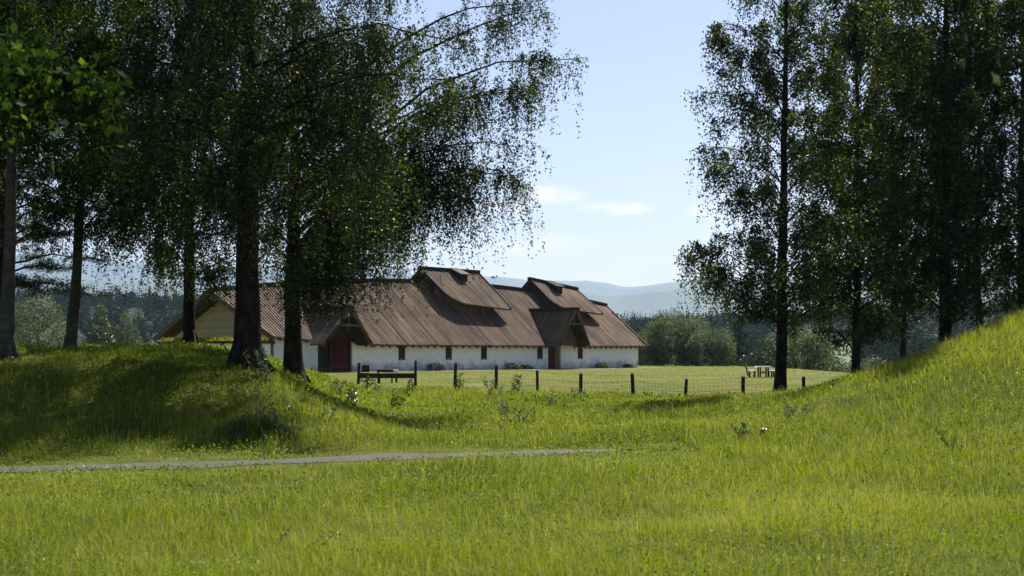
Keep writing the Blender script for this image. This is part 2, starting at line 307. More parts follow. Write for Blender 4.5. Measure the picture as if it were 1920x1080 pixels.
# ------------------------------------------------------------------ mountains (far ridges as terrain of their own)
def ridge(name, label, Y0, depth, prof, seed, col):
    r = np.random.default_rng(seed); pxs = np.linspace(-900, 2800, 260); pts = np.array(prof, float); H = np.interp(pxs, pts[:, 0], pts[:, 1])
    ph = r.uniform(0, 6, 8); small = sum(np.sin(pxs*.02*(k+1)+ph[k])*1.3/(k+1) for k in range(8))
    rows = []
    T = np.linspace(0, 1, 26)
    for t in T:
        Y = Y0 - depth*(1-t); X = (pxs-960)/F*Y0; top = EYE + (660-H+small)/F*Y0
        wob = np.sin(pxs*.013+t*5+ph[0])*14 + np.sin(pxs*.041+t*9+ph[1])*8 + r.normal(0, 2.0, len(pxs))
        z = -25 + (top+25)*(t**1.15) + wob*math.sin(math.pi*t)
        rows.append(np.stack([X, np.full_like(X, Y)+wob*3*math.sin(math.pi*t), z], 1))
    rows.append(np.stack([(pxs-960)/F*Y0, np.full_like(pxs, Y0+240), np.full_like(pxs, -25)], 1))
    n = len(pxs); V = np.concatenate(rows); I = (np.arange(len(rows)-1)[:, None]*n + np.arange(n-1)[None]).ravel()
    mat = surf(name+'_forest', col, scale=(.002, .002, .002), bump=1, bscale=.01, dist=8)
    o = link(name, quadmesh(name, V, np.stack([I, I+1, I+n+1, I+n], 1), [mat], smooth=True)); tag(o, label, kind='structure')
ridge('far_mountain_ridge', 'pale blue mountain ridge along the horizon behind the hall', 14500, 2000,
      [(-900, 470), (0, 476), (160, 482), (260, 494), (350, 503), (520, 501), (640, 508), (700, 513), (790, 512), (850, 516), (930, 518), (1000, 526), (1100, 525), (1180, 541), (1240, 531), (1300, 526), (1400, 520), (1600, 522), (1900, 505), (2800, 490)], 1,
      [(.3, (.035, .05, .03)), (.7, (.06, .075, .045))])
ridge('near_mountain_ridge', 'slightly darker blue wooded ridge below the far mountains', 9500, 1500,
      [(-900, 500), (0, 512), (160, 520), (300, 528), (520, 535), (800, 545), (1000, 556), (1100, 548), (1170, 552), (1250, 544), (1330, 540), (1500, 540), (1900, 530), (2800, 520)], 2,
      [(.3, (.035, .05, .03)), (.7, (.06, .075, .045))])

# ------------------------------------------------------------------ the hall
TH = math.atan2(.743, .669); HC = (-22.9, 112.2); BZ = .1
A = Vector((math.cos(TH), math.sin(TH))); N = Vector((math.sin(TH), -math.cos(TH)))
def ze(s): return float(np.interp(s, [-2, 0, 2.5, 5, 8.3, 12, 40, 48], [2.95, 2.85, 2.7, 2.54, 2.34, 2.27, 2.25, 2.28])) - BZ
def we(s): return 6.75 - .75*((s-24)/24)**2
def hr(s): return 8.0 - 1.42*((s-24)/24)**2 - BZ
def web(s): return we(s)+3.6*max(0., 1-max(s, 0)/14)         # the rear aisle widens towards the left gable
def zr(s, b): w = we(s); return hr(s) - (hr(s)-ze(s))*b/w            # main roof height at distance b from the ridge
hall = empty('longhouse', (HC[0], HC[1], BZ), TH, 'long whitewashed hall with brown board roof, two raised roof lanterns and gabled porches', 'longhouse')
def L(s, b, z): return (s, -b, z)       # local hall coordinates
rnd = random.Random(7)
PORCH = [dict(s=6.2, h=2.5, za=5.04-BZ, ze=2.28-BZ, bf=8.15), dict(s=34.0, h=2.3, za=5.55-BZ, ze=2.2-BZ, bf=8.15)]
def slopeline(pz, d): return pz['za'] - (pz['za']-pz['ze'])*d/pz['h']
def board(mb, P0, P1, nrm, wdir, w, th, t):
    """a long board from P0 to P1, width along wdir, thickness along -nrm"""
    P0, P1, nrm, wd = Vector(P0), Vector(P1), Vector(nrm), Vector(wdir)*(w/2)
    dn = nrm*th
    mb.box8([P0-wd-dn, P0+wd-dn, P1+wd-dn, P1-wd-dn, P0-wd, P0+wd, P1+wd, P1-wd], t)
roof = MB(); back = MB(); BW = .29
s = -1.0; i = 0
while s < 48.6:
    # flying gables: the ridge reaches further out than the eaves
    for side, mb in ((1, roof), (-1, back)):
        wd_ = we(s) if side == 1 else web(s); b0, b1 = 0.0, wd_
        if s < .35: b1 = wd_*max(.04, (s+1.0)/1.35)
        if s > 47.7: b1 = we(s)*max(.04, (48.6-s)/.9)
        if side == 1:
            for pz in PORCH:
                d = abs(s-pz['s'])
                if d < pz['h']-.05:
                    zp = slopeline(pz, d) - .06; h_, e_ = hr(s), ze(s)
                    b1 = min(b1, (h_-zp)/((h_-e_)/we(s)))
        up = .07 if i % 2 else 0.0
        t = min(1, max(0, rnd.gauss(.62 if i % 2 else .34, .24)))  # relief shading put into the tint: raised boards lighter, sunken ones darker
        n_ = Vector((0, -side*(hr(s)-ze(s)), wd_)).normalized()
        P0 = Vector(L(s, 0, hr(s))) + n_*up; P1 = Vector(L(s, side*b1, hr(s)-(hr(s)-ze(s))*b1/wd_)) + n_*up
        if side == 1: P1 = P1 + (P1-P0).normalized()*rnd.uniform(-.04, .05)
        board(mb, P0, P1, n_, (1, 0, 0), BW*.80 if i % 2 == 0 else BW*.50, .09 + up*.6, t)
        # a continuous lower deck keeps the joints closed
        D0, D1 = P0-n_*(up+.05), P1-n_*(up+.05); board(mb, D0, D1, n_, (1, 0, 0), BW*1.002, .05, t*.6)
    s += BW/2*1.0 if False else BW*.5; i += 1
R_ = roof.build('roof', M['roof'], hall); R_['label'] = 'front slope of weathered brown boards'
back.build('roof', M['roof'], hall)['label'] = 'rear slope of weathered brown boards'
def ridge_beam(s0, s1, zf, parent, name='ridge_beam', w=.42, h=.30):
    mb = MB(); n = 8
    for k in range(n):
        a, b = s0+(s1-s0)*k/n, s0+(s1-s0)*(k+1)/n
        mb.box8([L(a, w/2, zf(a)), L(b, w/2, zf(b)), L(b, -w/2, zf(b)), L(a, -w/2, zf(a)), L(a, w/2, zf(a)+h), L(b, w/2, zf(b)+h), L(b, -w/2, zf(b)+h), L(a, -w/2, zf(a)+h)])
    mb.build(name, M['dark_wood'], parent)
ridge_beam(-1.35, 21.7, lambda s: hr(s)-.02, hall); ridge_beam(29.6, 36.7, lambda s: hr(s)-.02, hall); ridge_beam(44.2, 48.9, lambda s: hr(s)-.02, hall)
# verge boards on the gables
for s_e, s_a in ((.25, -1.25), (47.9, 48.75)):
    for side in (1, -1):
        mb = MB(); a = Vector(L(s_a, 0, hr(s_a)-.02)); b = Vector(L(s_e, side*((we(s_e) if side == 1 else web(s_e))+.12), ze(s_e)-.1))
        mb.beam(a, b, .10, .42, up=(1, 0, 0)); mb.v = mb.v
        mb2 = MB(); mb2.beam(a, b, .42, .10, up=(1, 0, 0)); mb2.build('verge_board', M['brown_wood'], hall)
# walls
def wall_strip(s0, s1, b_off=.55, top=None, mat='plaster', step=.5):
    mb = MB(); n = max(1, int((s1-s0)/step))
    for k in range(n):
        a, b = s0+(s1-s0)*k/n, s0+(s1-s0)*(k+1)/n
        def pt(s, off, z): return L(s, we(s)-off, z)
        ta = (top(a) if top else zr(a, we(a)-b_off)-.13); tb = (top(b) if top else zr(b, we(b)-b_off)-.13)
        mb.box8([pt(a, b_off, -.3), pt(b, b_off, -.3), pt(b, b_off+.35, -.3), pt(a, b_off+.35, -.3), pt(a, b_off, ta), pt(b, b_off, tb), pt(b, b_off+.35, tb), pt(a, b_off+.35, ta)])
    return mb.build('wall', M[mat], hall)
wall_strip(.9, 5.0); wall_strip(8.45, 32.45)
arch = lambda s: float(np.interp(s, [34.3, 34.9, 35.6, 36.3, 36.9, 37.2], [2.75, 2.9, 2.75, 2.35, 2.3, 2.3]))
wall_strip(34.35, 36.6, top=lambda s: min(arch(s), slopeline(PORCH[1], abs(s-34))-.12))
wall_strip(36.6, 47.1)
mb = MB()                                      # back wall and right gable wall
mb.box(.9, 47.1, we(24)-1.35, we(24)-1.0, -.3, 2.1); mb.build('wall', M['plaster'], hall)
mb = MB(); w = we(47)-.55; mb.prism([(-w, -.3), (w, -.3), (w, 2.2), (0, hr(47)-.35), (-w, 2.2)], lambda u, v: (46.8, u, v), lambda u, v: (47.12, u, v)); mb.build('gable_wall', M['plaster'], hall)
# left gable wall of horizontal ochre boards
w = we(1)-.6; WR = (web(1)-.6)/w
for k in range(1):
    mb = MB(); zb = 2.15; zt = hr(1)-.30; n = 16
    for j in range(n):
        z0 = zb+(zt-zb)*j/n; z1 = zb+(zt-zb)*(j+1)/n
        wa, wb = w*(zt-z0)/(zt-zb)+.02, w*(zt-z1)/(zt-zb)+.02
        x = .72 + .025*(j % 2); t = rnd.random()
        mb.prism([(-wa, z0), (wa*WR, z0), (wb*WR, z1), (-wb, z1)], lambda u, v, x=x: (x, u, v), lambda u, v, x=x: (x+.2, u, v), t)
    mb.build('gable_wall', M['ochre'], hall)
mb = MB(); mb.box(.70, 1.0, -w, w*WR, -.3, 2.14); mb.build('wall', M['plaster'], hall)
for yb, zz in ((w-.1, 2.9), (w-.8, 3.3), (-w+.1, 2.9)):
    mb = MB(); mb.box(.45, .69, yb-.12, yb+.12, -.2, min(zz, zr(0, abs(yb))-.2)); mb.build('timber_post', M['brown_wood'], hall)
# shuttered windows
def s_at(px, b_of):
    lo, hi = 0., 48.
    for _ in range(40):
        m_ = (lo+hi)/2; q = Vector(HC)+A*m_+N*b_of(m_)
        if q.x/q.y*F+960 < px: lo = m_
        else: hi = m_
    return lo
for px in (753, 841, 907, 1012, 1087.5):
    sc = s_at(px, lambda s: we(s)-.55); wd = .62; zt = zr(sc, we(sc)-.55)-.18 if px != 1087.5 else 2.12; zb = ze(sc)-1.16
    win = empty('window', L(sc, we(sc)-.55, zb)); win.parent = hall
    mb = MB()
    for j in range(4):
        a = -wd/2+.05+(wd-.1)/4*j; mb.box(a+.006, a+(wd-.1)/4-.006, -.045, .02, .04, zt-zb-.04, rnd.random())
    mb.build('shutter', M['shutter_wood'] if px not in (907,) else M['dark_wood'], win)
    mb = MB(); mb.box(-wd/2-.02, -wd/2+.05, -.07, .02, 0, zt-zb); mb.box(wd/2-.05, wd/2+.02, -.07, .02, 0, zt-zb); mb.box(-wd/2-.02, wd/2+.02, -.075, .02, zt-zb, zt-zb+.06); mb.box(-wd/2-.06, wd/2+.06, -.10, .02, -.05, 0)
    mb.build('frame', M['dark_wood'], win)
# rafter tails peeping out under the eave
tail = MB(); tail.box8([(-.05, -.02, -.16), (.05, -.02, -.16), (.05, .62, .18), (-.05, .62, .18), (-.05, -.02, -.04), (.05, -.02, -.04), (.05, .62, .38), (-.05, .62, .38)])
tail0 = None; s = 1.0
while s < 47.5:
    if all(abs(s-p['s']) > p['h']+.05 for p in PORCH):
        if tail0 is None: o = tail0 = tail.build('rafter_tail', M['brown_wood'], hall)
        else: o = link('rafter_tail', tail0.data, hall)
        o.location = L(s, we(s)-.02, ze(s)-.10)
    s += .85
# roof lanterns
def lantern(s0, s1, z0, z1, be, ze0, ze1, hs, label):
    la = empty('roof_lantern', L((s0+s1)/2, 0, hr((s0+s1)/2))); la.parent = hall; la['label'] = label
    inv = Vector(la.location)
    def q(s, b, z): return tuple(Vector(L(s, b, z))-inv)
    def rz(s): return z0+(z1-z0)*(s-s0)/(s1-s0)
    def ez(s): return ze0+(ze1-ze0)*(s-s0)/(s1-s0)
    def eb(s):
        e = be*(1+.05*(s-s0)/(s1-s0)); d = s-s0
        return e - .95*max(0, 1-d/1.6)**2 - .25*max(0, 1-(s1-s)/.8)**2
    for side in (1, -1):
        mb = MB(); s = s0; i = 0
        while s < s1+.01:
            b = eb(s); z_ = rz(s)+(ez(s)-rz(s))*b/be; n_ = Vector((0, -side*(rz(s)-ez(s)), be)).normalized(); up = .07 if i % 2 else 0
            P0 = Vector(q(s, 0, rz(s)))+n_*up; P1 = Vector(q(s, side*b, z_))+n_*up; t = min(1, max(0, rnd.gauss(.62 if i % 2 else .34, .24)))  # board relief painted by tint here too, raised lighter than sunken
            board(mb, P0, P1, n_, (1, 0, 0), BW*.80 if i % 2 == 0 else BW*.50, .09+up*.6, t); board(mb, P0-n_*(up+.05), P1-n_*(up+.05), n_, (1, 0, 0), BW*1.002, .05, t*.6)
            s += BW*.5; i += 1
        mb.build('lantern_roof', M['roof'], la)
    # front and back walls under the lantern eave
    for side in (1, -1):
        mb = MB(); n = 26
        for k in range(n):
            a, b = s0+.35+(s1-s0-.7)*k/n, s0+.35+(s1-s0-.7)*(k+1)/n
            def bb(s): return eb(s)-1.0-1.5*max(0, 1-(s-s0-.35)/1.7)**2-1.9*max(0, 1-(s1-.35-s)/2.0)**2
            za, zb_ = zr(a, bb(a))-.1, zr(b, bb(b))-.1
            ta = rz(a)+(ez(a)-rz(a))*bb(a)/be-.12; tb = rz(b)+(ez(b)-rz(b))*bb(b)/be-.12
            mb.box8([q(a, side*bb(a), za), q(b, side*bb(b), zb_), q(b, side*(bb(b)-.1), zb_), q(a, side*(bb(a)-.1), za), q(a, side*bb(a), ta), q(b, side*bb(b), tb), q(b, side*(bb(b)-.1), tb), q(a, side*(bb(a)-.1), ta)], rnd.random())
        mb.build('lantern_wall', M['brown_wood'], la)
    for se in (s0+.35, s1-.35):
        mb = MB(); bb = eb(se)-(2.45 if se < (s0+s1)/2 else 2.75); n = 12
        for side in (1, -1):
            for k in range(n):
                b0, b1 = bb*k/n, bb*(k+1)/n
                mb.box8([q(se-.05, side*b0, zr(se, b0)-.1), q(se+.05, side*b0, zr(se, b0)-.1), q(se+.05, side*b1, zr(se, b1)-.1), q(se-.05, side*b1, zr(se, b1)-.1)] +
                        [q(se-.05, side*b0, rz(se)+(ez(se)-rz(se))*b0/be-.12), q(se+.05, side*b0, rz(se)+(ez(se)-rz(se))*b0/be-.12), q(se+.05, side*b1, rz(se)+(ez(se)-rz(se))*b1/be-.12), q(se-.05, side*b1, rz(se)+(ez(se)-rz(se))*b1/be-.12)], rnd.random())
        mb.build('lantern_wall', M['dark_wood'], la)  # end walls in darker wood than the front, their shade put into the colour
    for se in (s0-.12, s1+.14):
        sc = min(max(se, s0), s1)
        for side in (1, -1):
            mb = MB(); mb.beam(q(se, 0, rz(se)+.0), q(se, side*(eb(sc)), rz(sc)+(ez(sc)-rz(sc))*eb(sc)/be-.08), .30, .09, up=(1, 0, 0)); mb.build('verge_board', M['dark_wood'], la)
    mb = MB(); mb.box8([q(s0-.3, .2, rz(s0)+.0), q(s1+.25, .2, rz(s1)), q(s1+.25, -.2, rz(s1)), q(s0-.3, -.2, rz(s0))]+[q(s0-.3, .2, rz(s0)+.3), q(s1+.25, .2, rz(s1)+.28), q(s1+.25, -.2, rz(s1)+.28), q(s0-.3, -.2, rz(s0)+.3)]); mb.build('ridge_beam', M['dark_wood'], la)
    # propped smoke hatch near the ridge
    b0, b1 = .25, 1.65
    def zz(b): return rz(hs)+(ez(hs)-rz(hs))*b/be
    mb = MB()
    for a in (-.5, .42): mb.box8([q(hs+a, b0, zz(b0)), q(hs+a+.08, b0, zz(b0)), q(hs+a+.08, b1-.3, zz(b1-.3)), q(hs+a, b1-.3, zz(b1-.3))]+[q(hs+a, b0, zz(b0)+.34), q(hs+a+.08, b0, zz(b0)+.34), q(hs+a+.08, b1-.3, zz(b1-.3)+.86), q(hs+a, b1-.3, zz(b1-.3)+.86)])
    mb.box8([q(hs-.5, b1-.4, zz(b1-.4)), q(hs+.5, b1-.4, zz(b1-.4)), q(hs+.5, b1-.3, zz(b1-.3)), q(hs-.5, b1-.3, zz(b1-.3))]+[q(hs-.5, b1-.4, zz(b1-.4)+.80), q(hs+.5, b1-.4, zz(b1-.4)+.80), q(hs+.5, b1-.3, zz(b1-.3)+.80), q(hs-.5, b1-.3, zz(b1-.3)+.80)])
    mb.build('hatch_frame', M['dark_wood'], la)  # dark front board stands in for the shaded opening under the lid
    mb = MB()
    for j in range(5):
        a = hs-.62+.25*j; up = .03*(j % 2)
        mb.box8([q(a, .1, zz(.1)+.36), q(a+.245, .1, zz(.1)+.36), q(a+.245, b1, zz(b1)+.92), q(a, b1, zz(b1)+.92)]+[q(a, .1, zz(.1)+.42+up), q(a+.245, .1, zz(.1)+.42+up), q(a+.245, b1, zz(b1)+.98+up), q(a, b1, zz(b1)+.98+up)], rnd.random())
    mb.build('hatch_lid', M['roof'] if s0 < 30 else M['dark_wood'], la)  # right-hand lid gets dark wood: the shade on its face is painted in
lantern(22.0, 29.3, 9.15-BZ, 9.12-BZ, 4.25, 6.05-BZ, 5.72-BZ, 26.1, 'larger raised roof section on the left, lit board roof with open smoke hatch')
lantern(37.0, 43.9, 8.75-BZ, 8.0-BZ, 3.5, 5.95-BZ, 5.55-BZ, 39.7, 'smaller raised roof section on the right with smoke hatch lid coloured dark for shade')
# gabled porches
def porch(pz, label, door_s, door_w, door_h, dark_s):
    S, h, za, z_e, bf = pz['s'], pz['h'], pz['za'], pz['ze'], pz['bf']
    po = empty('porch', L(S, we(S), 0)); po.parent = hall; po['label'] = label; inv = Vector(po.location)
    def q(s, b, z): return tuple(Vector(L(s, b, z))-inv)
    for side in (-1, 1):
        mb = MB(); b = 1.6; i = 0
        while b < bf+.01:
            sc = S+side*h/2; zm = lambda d: zr(S+side*d, b)
            # where the porch slope meets the main roof
            dmax = h
            if b < we(S):
                dd = [h*k/60 for k in range(61)]; above = [d for d in dd if slopeline(pz, d) > zm(d)-.02]
                dmax = max(above) if above else 0
            else: dmax = h*(1 - .0*(bf-b))
            if b > bf-.9: dmax = h*(1-.10*(b-(bf-.9)))
            if dmax > .1:
                n_ = Vector((side*(za-z_e), 0, h)).normalized(); up = .045 if i % 2 else 0; t = min(1, max(0, rnd.gauss(.45, .2)))
                P0 = Vector(q(S, b, za))+n_*up; P1 = Vector(q(S+side*dmax, b, slopeline(pz, dmax)))+n_*up
                board(mb, P0, P1, n_, (0, 1, 0), .26*.80 if i % 2 == 0 else .26*.56, .09+up*.6, t); board(mb, P0-n_*(up+.05), P1-n_*(up+.05), n_, (0, 1, 0), .262, .05, t*.6)
            b += .13; i += 1
        mb.build('porch_roof', M['roof'], po)
        mb = MB(); mb.beam(q(S, bf+.12, za+.12), q(S+side*(h+.12), bf-.25, z_e-.12), .34, .09, up=(0, 1, 0)); mb.build('verge_board', M['brown_wood'], po)
    mb = MB(); b0 = 2.0 if S > 20 else 2.6
    mb.box(*(q(S-.2, 0, 0)[0], q(S+.2, 0, 0)[0]), q(0, bf+.35, 0)[1], q(0, b0, 0)[1], za+.0, za+.30); mb.build('ridge_beam', M['dark_wood'], po)
    # boarded gable set back above the entrance
    bg = bf-1.35; mb = MB(); zb = door_h+.05; n = 14
    hw = h*(za-zb)/(za-z_e)-.1
    for j in range(n):
        a, c = S-hw+2*hw*j/n, S-hw+2*hw*(j+1)/n
        ta, tc_ = slopeline(pz, abs(a-S))-.12, slopeline(pz, abs(c-S))-.12
        mb.box8([q(a, bg, zb), q(c, bg, zb), q(c, bg-.08, zb), q(a, bg-.08, zb), q(a, bg, max(ta, zb+.01)), q(c, bg, max(tc_, zb+.01)), q(c, bg-.08, max(tc_, zb+.01)), q(a, bg-.08, max(ta, zb+.01))], rnd.random())
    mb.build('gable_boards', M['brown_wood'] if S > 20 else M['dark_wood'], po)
    zt = za-1.25; hw = h*(za-zt)/(za-z_e)-.02
    mb = MB(); mb.beam(q(S-hw, bf-.1, zt), q(S+hw, bf-.1, zt), .10, .14); mb.build('tie_beam', M['tie_wood'], po)
    mb = MB(); mb.beam(q(S, bf-.18, zt-.35), q(S, bf-.18, za-.15), .10, .10, up=(1, 0, 0)); mb.build('king_post', M['tie_wood'], po)
    # door
    bd = we(S)-.75; mb = MB(); k = max(3, int(door_w/.28))
    for j in range(k):
        a = door_s+door_w*j/k; mb.box(q(a+.008, 0, 0)[0], q(a+door_w/k-.008, 0, 0)[0], q(0, bd, 0)[1], q(0, bd-.06, 0)[1], .03, door_h, rnd.random())
    dr = mb.build('door', M['red_wood'], po)
    x0 = q(door_s, 0, 0)[0]; y0 = q(0, bd, 0)[1]
    for z_ in (.45, door_h-.5): mb = MB(); mb.box(x0, x0+door_w*.6, y0-.03, y0-.002, z_, z_+.08); mb.build('strap_hinge', M['dark_wood'], dr)
    mb = MB(); mb.box(x0+door_w*.85, x0+door_w*.85+.04, y0-.07, y0-.002, 1.0, 1.22); mb.build('handle', M['dark_wood'], dr)
    mb = MB(); 
    for a in (door_s-.16, door_s+door_w+.01): mb.box(q(a, 0, 0)[0], q(a+.15, 0, 0)[0], q(0, bd+.12, 0)[1], q(0, bd-.06, 0)[1], -.1, door_h+.02)
    mb.box(q(door_s-.16, 0, 0)[0], q(door_s+door_w+.16, 0, 0)[0], q(0, bd+.13, 0)[1], q(0, bd-.06, 0)[1], door_h+.02, door_h+.24)
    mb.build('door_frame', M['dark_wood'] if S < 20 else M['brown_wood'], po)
    a, c = dark_s; mb = MB(); n = max(2, int((c-a)/.22))
    for j in range(n): mb.box(q(a+(c-a)*j/n+.004, 0, 0)[0], q(a+(c-a)*(j+1)/n-.004, 0, 0)[0], q(0, bd-.02, 0)[1], q(0, bd-.25, 0)[1], -.2, door_h+.1, rnd.random())
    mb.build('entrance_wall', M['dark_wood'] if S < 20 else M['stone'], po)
    mb = MB(); mb.box(q(S-h+.7, 0, 0)[0], q(S+h-.3, 0, 0)[0], q(0, we(S)+.5, 0)[1], q(0, bd, 0)[1], -.2, .02); mb.build('doorstep', M['stone'], po)
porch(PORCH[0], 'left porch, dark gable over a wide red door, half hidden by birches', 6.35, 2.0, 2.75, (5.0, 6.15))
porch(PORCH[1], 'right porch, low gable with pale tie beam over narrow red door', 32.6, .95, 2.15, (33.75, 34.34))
# annex with planted roof against the left gable
an = empty('sod_roofed_annex', (HC[0]+A.x*-.9+N.x*1.3, HC[1]+A.y*-.9+N.y*1.3, BZ), TH, 'low whitewashed lean-to with flat roof of yellow sedum against left gable', 'annex')
mb = MB(); mb.box(-2.4, .9, -5.4, 5.2, 2.25, 2.42); mb.build('roof_slab', M['dark_wood'], an)
mb = MB(); mb.box(-2.2, -2.0, -5.2, 5.0, -.2, 2.24); mb.box(-1.99, .85, -5.2, -5.0, -.2, 2.24); mb.build('wall', M['plaster'], an)
for y_ in np.linspace(-5.15, 4.95, 6):
    mb = MB(); mb.box(-2.36, -2.22, y_-.07, y_+.07, -.1, 2.24); mb.build('post', M['brown_wood'], an)
for x_ in (-1.6, -.4, .7):
    mb = MB(); mb.box(x_-.07, x_+.07, -5.34, -5.22, -.1, 2.24); mb.build('post', M['brown_wood'], an)
mb = MB(); mb.box(-2.36, -2.24, -5.1, 4.9, 1.45, 1.55); mb.build('rail', M['brown_wood'], an)

# ------------------------------------------------------------------ foliage builders
def leaf_quads(C, size, rng, droop=.5, aspect=.62, nbias=None):
    """rhombic leaves at centres C; returns V,Q"""
    n = len(C); ax = rng.normal(0, 1, (n, 3)); ax[:, 2] -= droop*2; ax /= np.linalg.norm(ax, axis=1)[:, None]
    b = rng.normal(0, 1, (n, 3))
    if nbias is not None: b = np.cross(nbias + .7*b, ax)
    b -= ax*(b*ax).sum(1)[:, None]; b /= np.linalg.norm(b, axis=1)[:, None]+1e-9
    s = size*rng.uniform(.65, 1.35, (n, 1)) if np.isscalar(size) else size[:, None]*rng.uniform(.65, 1.35, (n, 1))
    P = np.stack([C-ax*s*.5, C+b*s*.5*aspect-ax*s*.08, C+ax*s*.5, C-b*s*.5*aspect-ax*s*.08], 1).reshape(-1, 3)
    return P, np.arange(4*n).reshape(n, 4)
def ribbons(A_, B_, w, rng):
    d = B_-A_; s = np.cross(d, rng.normal(0, 1, d.shape)); s /= np.linalg.norm(s, axis=1)[:, None]+1e-9
    w = np.asarray(w).reshape(-1, 1)/2; P = np.stack([A_-s*w, A_+s*w, B_+s*w*.6, B_-s*w*.6], 1).reshape(-1, 3)
    return P, np.arange(4*len(A_)).reshape(-1, 4)
def limb_path(p0, p1, sag, rng, n=9, curl=.25):
    p0, p1 = np.array(p0, float), np.array(p1, float); t = np.linspace(0, 1, n)[:, None]
    P = p0+(p1-p0)*t; P[:, 2] += sag*np.sin(np.pi*t[:, 0])*1.0
    L_ = np.linalg.norm(p1-p0); P[:, 2] -= .07*L_*t[:, 0]**3*(L_ > 2.5); wob = rng.normal(0, L_*.024, (n, 3)); wob[0] = 0; P += np.cumsum(wob, 0)*.5
    return P
def birch(label, X, Y, H, r0, limbs, leaf=.055, spacing=.05, strand=(.6, 1.6), lean=(0, 0), bark='bark', seed=0, name='birch_tree', cat='birch tree', group=None, z0=None, zmin=None, subs=3.2, strands=4.2, jitter=.05, leafmat_='birch_leaf', flare=1.5, tint_shift=0., split=None, sublen=1.):
    """limbs: list of (start height above base, tip x, tip y, tip z) in world metres"""
    rng = np.random.default_rng(seed); zb = tz(X, Y) if z0 is None else z0
    root = empty(name, (X, Y, zb), 0, label, cat, group); O = np.array([X, Y, zb])
    hs = np.linspace(0, H, 18); tx = lean[0]*hs/H + .012*H*np.cumsum(rng.normal(0, .10, 18)); ty = lean[1]*hs/H + .02*H*np.cumsum(rng.normal(0, .10, 18)); tx -= tx[0]; ty -= ty[0]
    rad = r0*(1-.9*(hs/H)**.9)*(1+(flare-1)*np.exp(-hs/.35)); rad = np.maximum(rad, .012)
    def trunk_at(h): return np.array([np.interp(h, hs, tx), np.interp(h, hs, ty), h])
    mb = MB(); hh = np.concatenate([[-.3, 0, .15, .35], hs[1:]])
    pts = [trunk_at(max(h, 0))+np.array([0, 0, min(h, 0)]) for h in hh]; rr = [float(np.interp(max(h, 0), hs, r0*(1-.9*(hs/H)**.9)))*(1+(flare-1)*math.exp(-max(h, 0)/.3)) for h in hh]
    mb.tube(pts, [max(x, .012)*(1+rng.uniform(-.06, .06)) for x in rr], n=12)
    for k in range(6):
        a = k*1.047+rng.uniform(-.3, .3); rl = r0*rng.uniform(1.5, 2.3); mb.tube([(math.cos(a)*r0*.55, math.sin(a)*r0*.55, .55), (math.cos(a)*r0*1.02, math.sin(a)*r0*1.02, .16), (math.cos(a)*rl, math.sin(a)*rl, -.06)], [r0*.42, r0*.36, r0*.12], n=7)
    if split:
        hsplit, dx, dy = split; P = limb_path(trunk_at(hsplit), trunk_at(hsplit)+np.array([dx, dy, H-hsplit]), .1, rng)
        r1 = float(np.interp(hsplit, hs, rad))*.8; mb.tube(P, list(np.linspace(r1, .02, len(P))), n=8)
    LC, TI, SA, SB, SW = [], [], [], [], []
    for lmb in limbs:
        h0, tx_, ty_, tz_ = lmb[:4]; smax = lmb[4] if len(lmb) > 4 else None; p0 = trunk_at(h0); p1 = np.array([tx_-X, ty_-Y, tz_-zb]); Ln = np.linalg.norm(p1-p0)
        P = limb_path(p0, p1, .10*Ln, rng); r1 = min(float(np.interp(h0, hs, rad))*.45, .010+.0065*Ln)
        mb.tube(P, list(np.linspace(r1, .008, len(P))), n=5)
        ns = max(3, int(Ln*subs*DENS[0]*(1.35 if smax else 1))); pts_all = []
        for k in range(ns):
            t = rng.uniform(.10, 1.0)**.85*(len(P)-1); i = min(int(t), len(P)-2); q0 = P[i]+(P[i+1]-P[i])*(t-i)
            d = (P[-1]-P[0])/Ln; d = d + rng.normal(0, .75, 3)*np.array([1, 1, .45]); d /= np.linalg.norm(d)
            l = sublen*rng.uniform(.35, 1.0)*min(1.1, .25+Ln*.22); q1 = q0+d*l; q1[2] -= l*.15
            SA.append(q0); SB.append(q1); SW.append(.009)
            sub_t = rng.normal(0, .13); sub_l = rng.uniform(.5, 1.25); uc = rng.uniform(.35, 1)
            for m_ in range(int(rng.poisson(strands*1.7*rng.choice([.3, 1, 1.6])))):
                u_ = min(1, max(.05, rng.normal(uc, .2))); pts_all.append((q0+(q1-q0)*u_+rng.normal(0, .05, 3), sub_t, sub_l))
        for _ in range(int(strands*1.5)): pts_all.append((P[-1]+rng.normal(0, .08, 3), 0, 1))
        for q, sub_t, sub_l in pts_all:
            st_t = sub_t+rng.normal(0, .13); ln = (rng.uniform(*strand) if smax is None else rng.uniform(.5, 1.1)*smax*1.2)*1.2*sub_l*rng.choice([.6, 1, 1, 1.4]); n = 5; dirx = rng.normal(0, .35, 2); pr = q.copy(); seg = ln/n
            side = dirx*1.0
            for j in range(n):
                v_ = np.array([side[0], side[1], -(.35+.4*j)]); v_ /= np.linalg.norm(v_); side = side*.62 + rng.normal(0, .05, 2)
                nx_ = pr+v_*seg
                if zmin is not None and nx_[2]+zb < zmin + .35*rng.random(): break
                SA.append(pr); SB.append(nx_); SW.append(.0035)
                c = max(1, int(seg/spacing*rng.uniform(.5, 1.3)*DENS[1]*(1.15-.16*j))); tt = rng.random((c, 1)); LC.append(pr+(nx_-pr)*tt+rng.normal(0, jitter, (c, 3))*np.array([1, 1, .6])); TI.append(np.full(c, st_t)); pr = nx_
    mb.build('trunk', M[bark], root, smooth=True)
    C = np.concatenate(LC)
    V1, Q1 = leaf_quads(C, leaf*1.18, rng, droop=.35); V2, Q2 = ribbons(np.array(SA), np.array(SB), SW, rng)
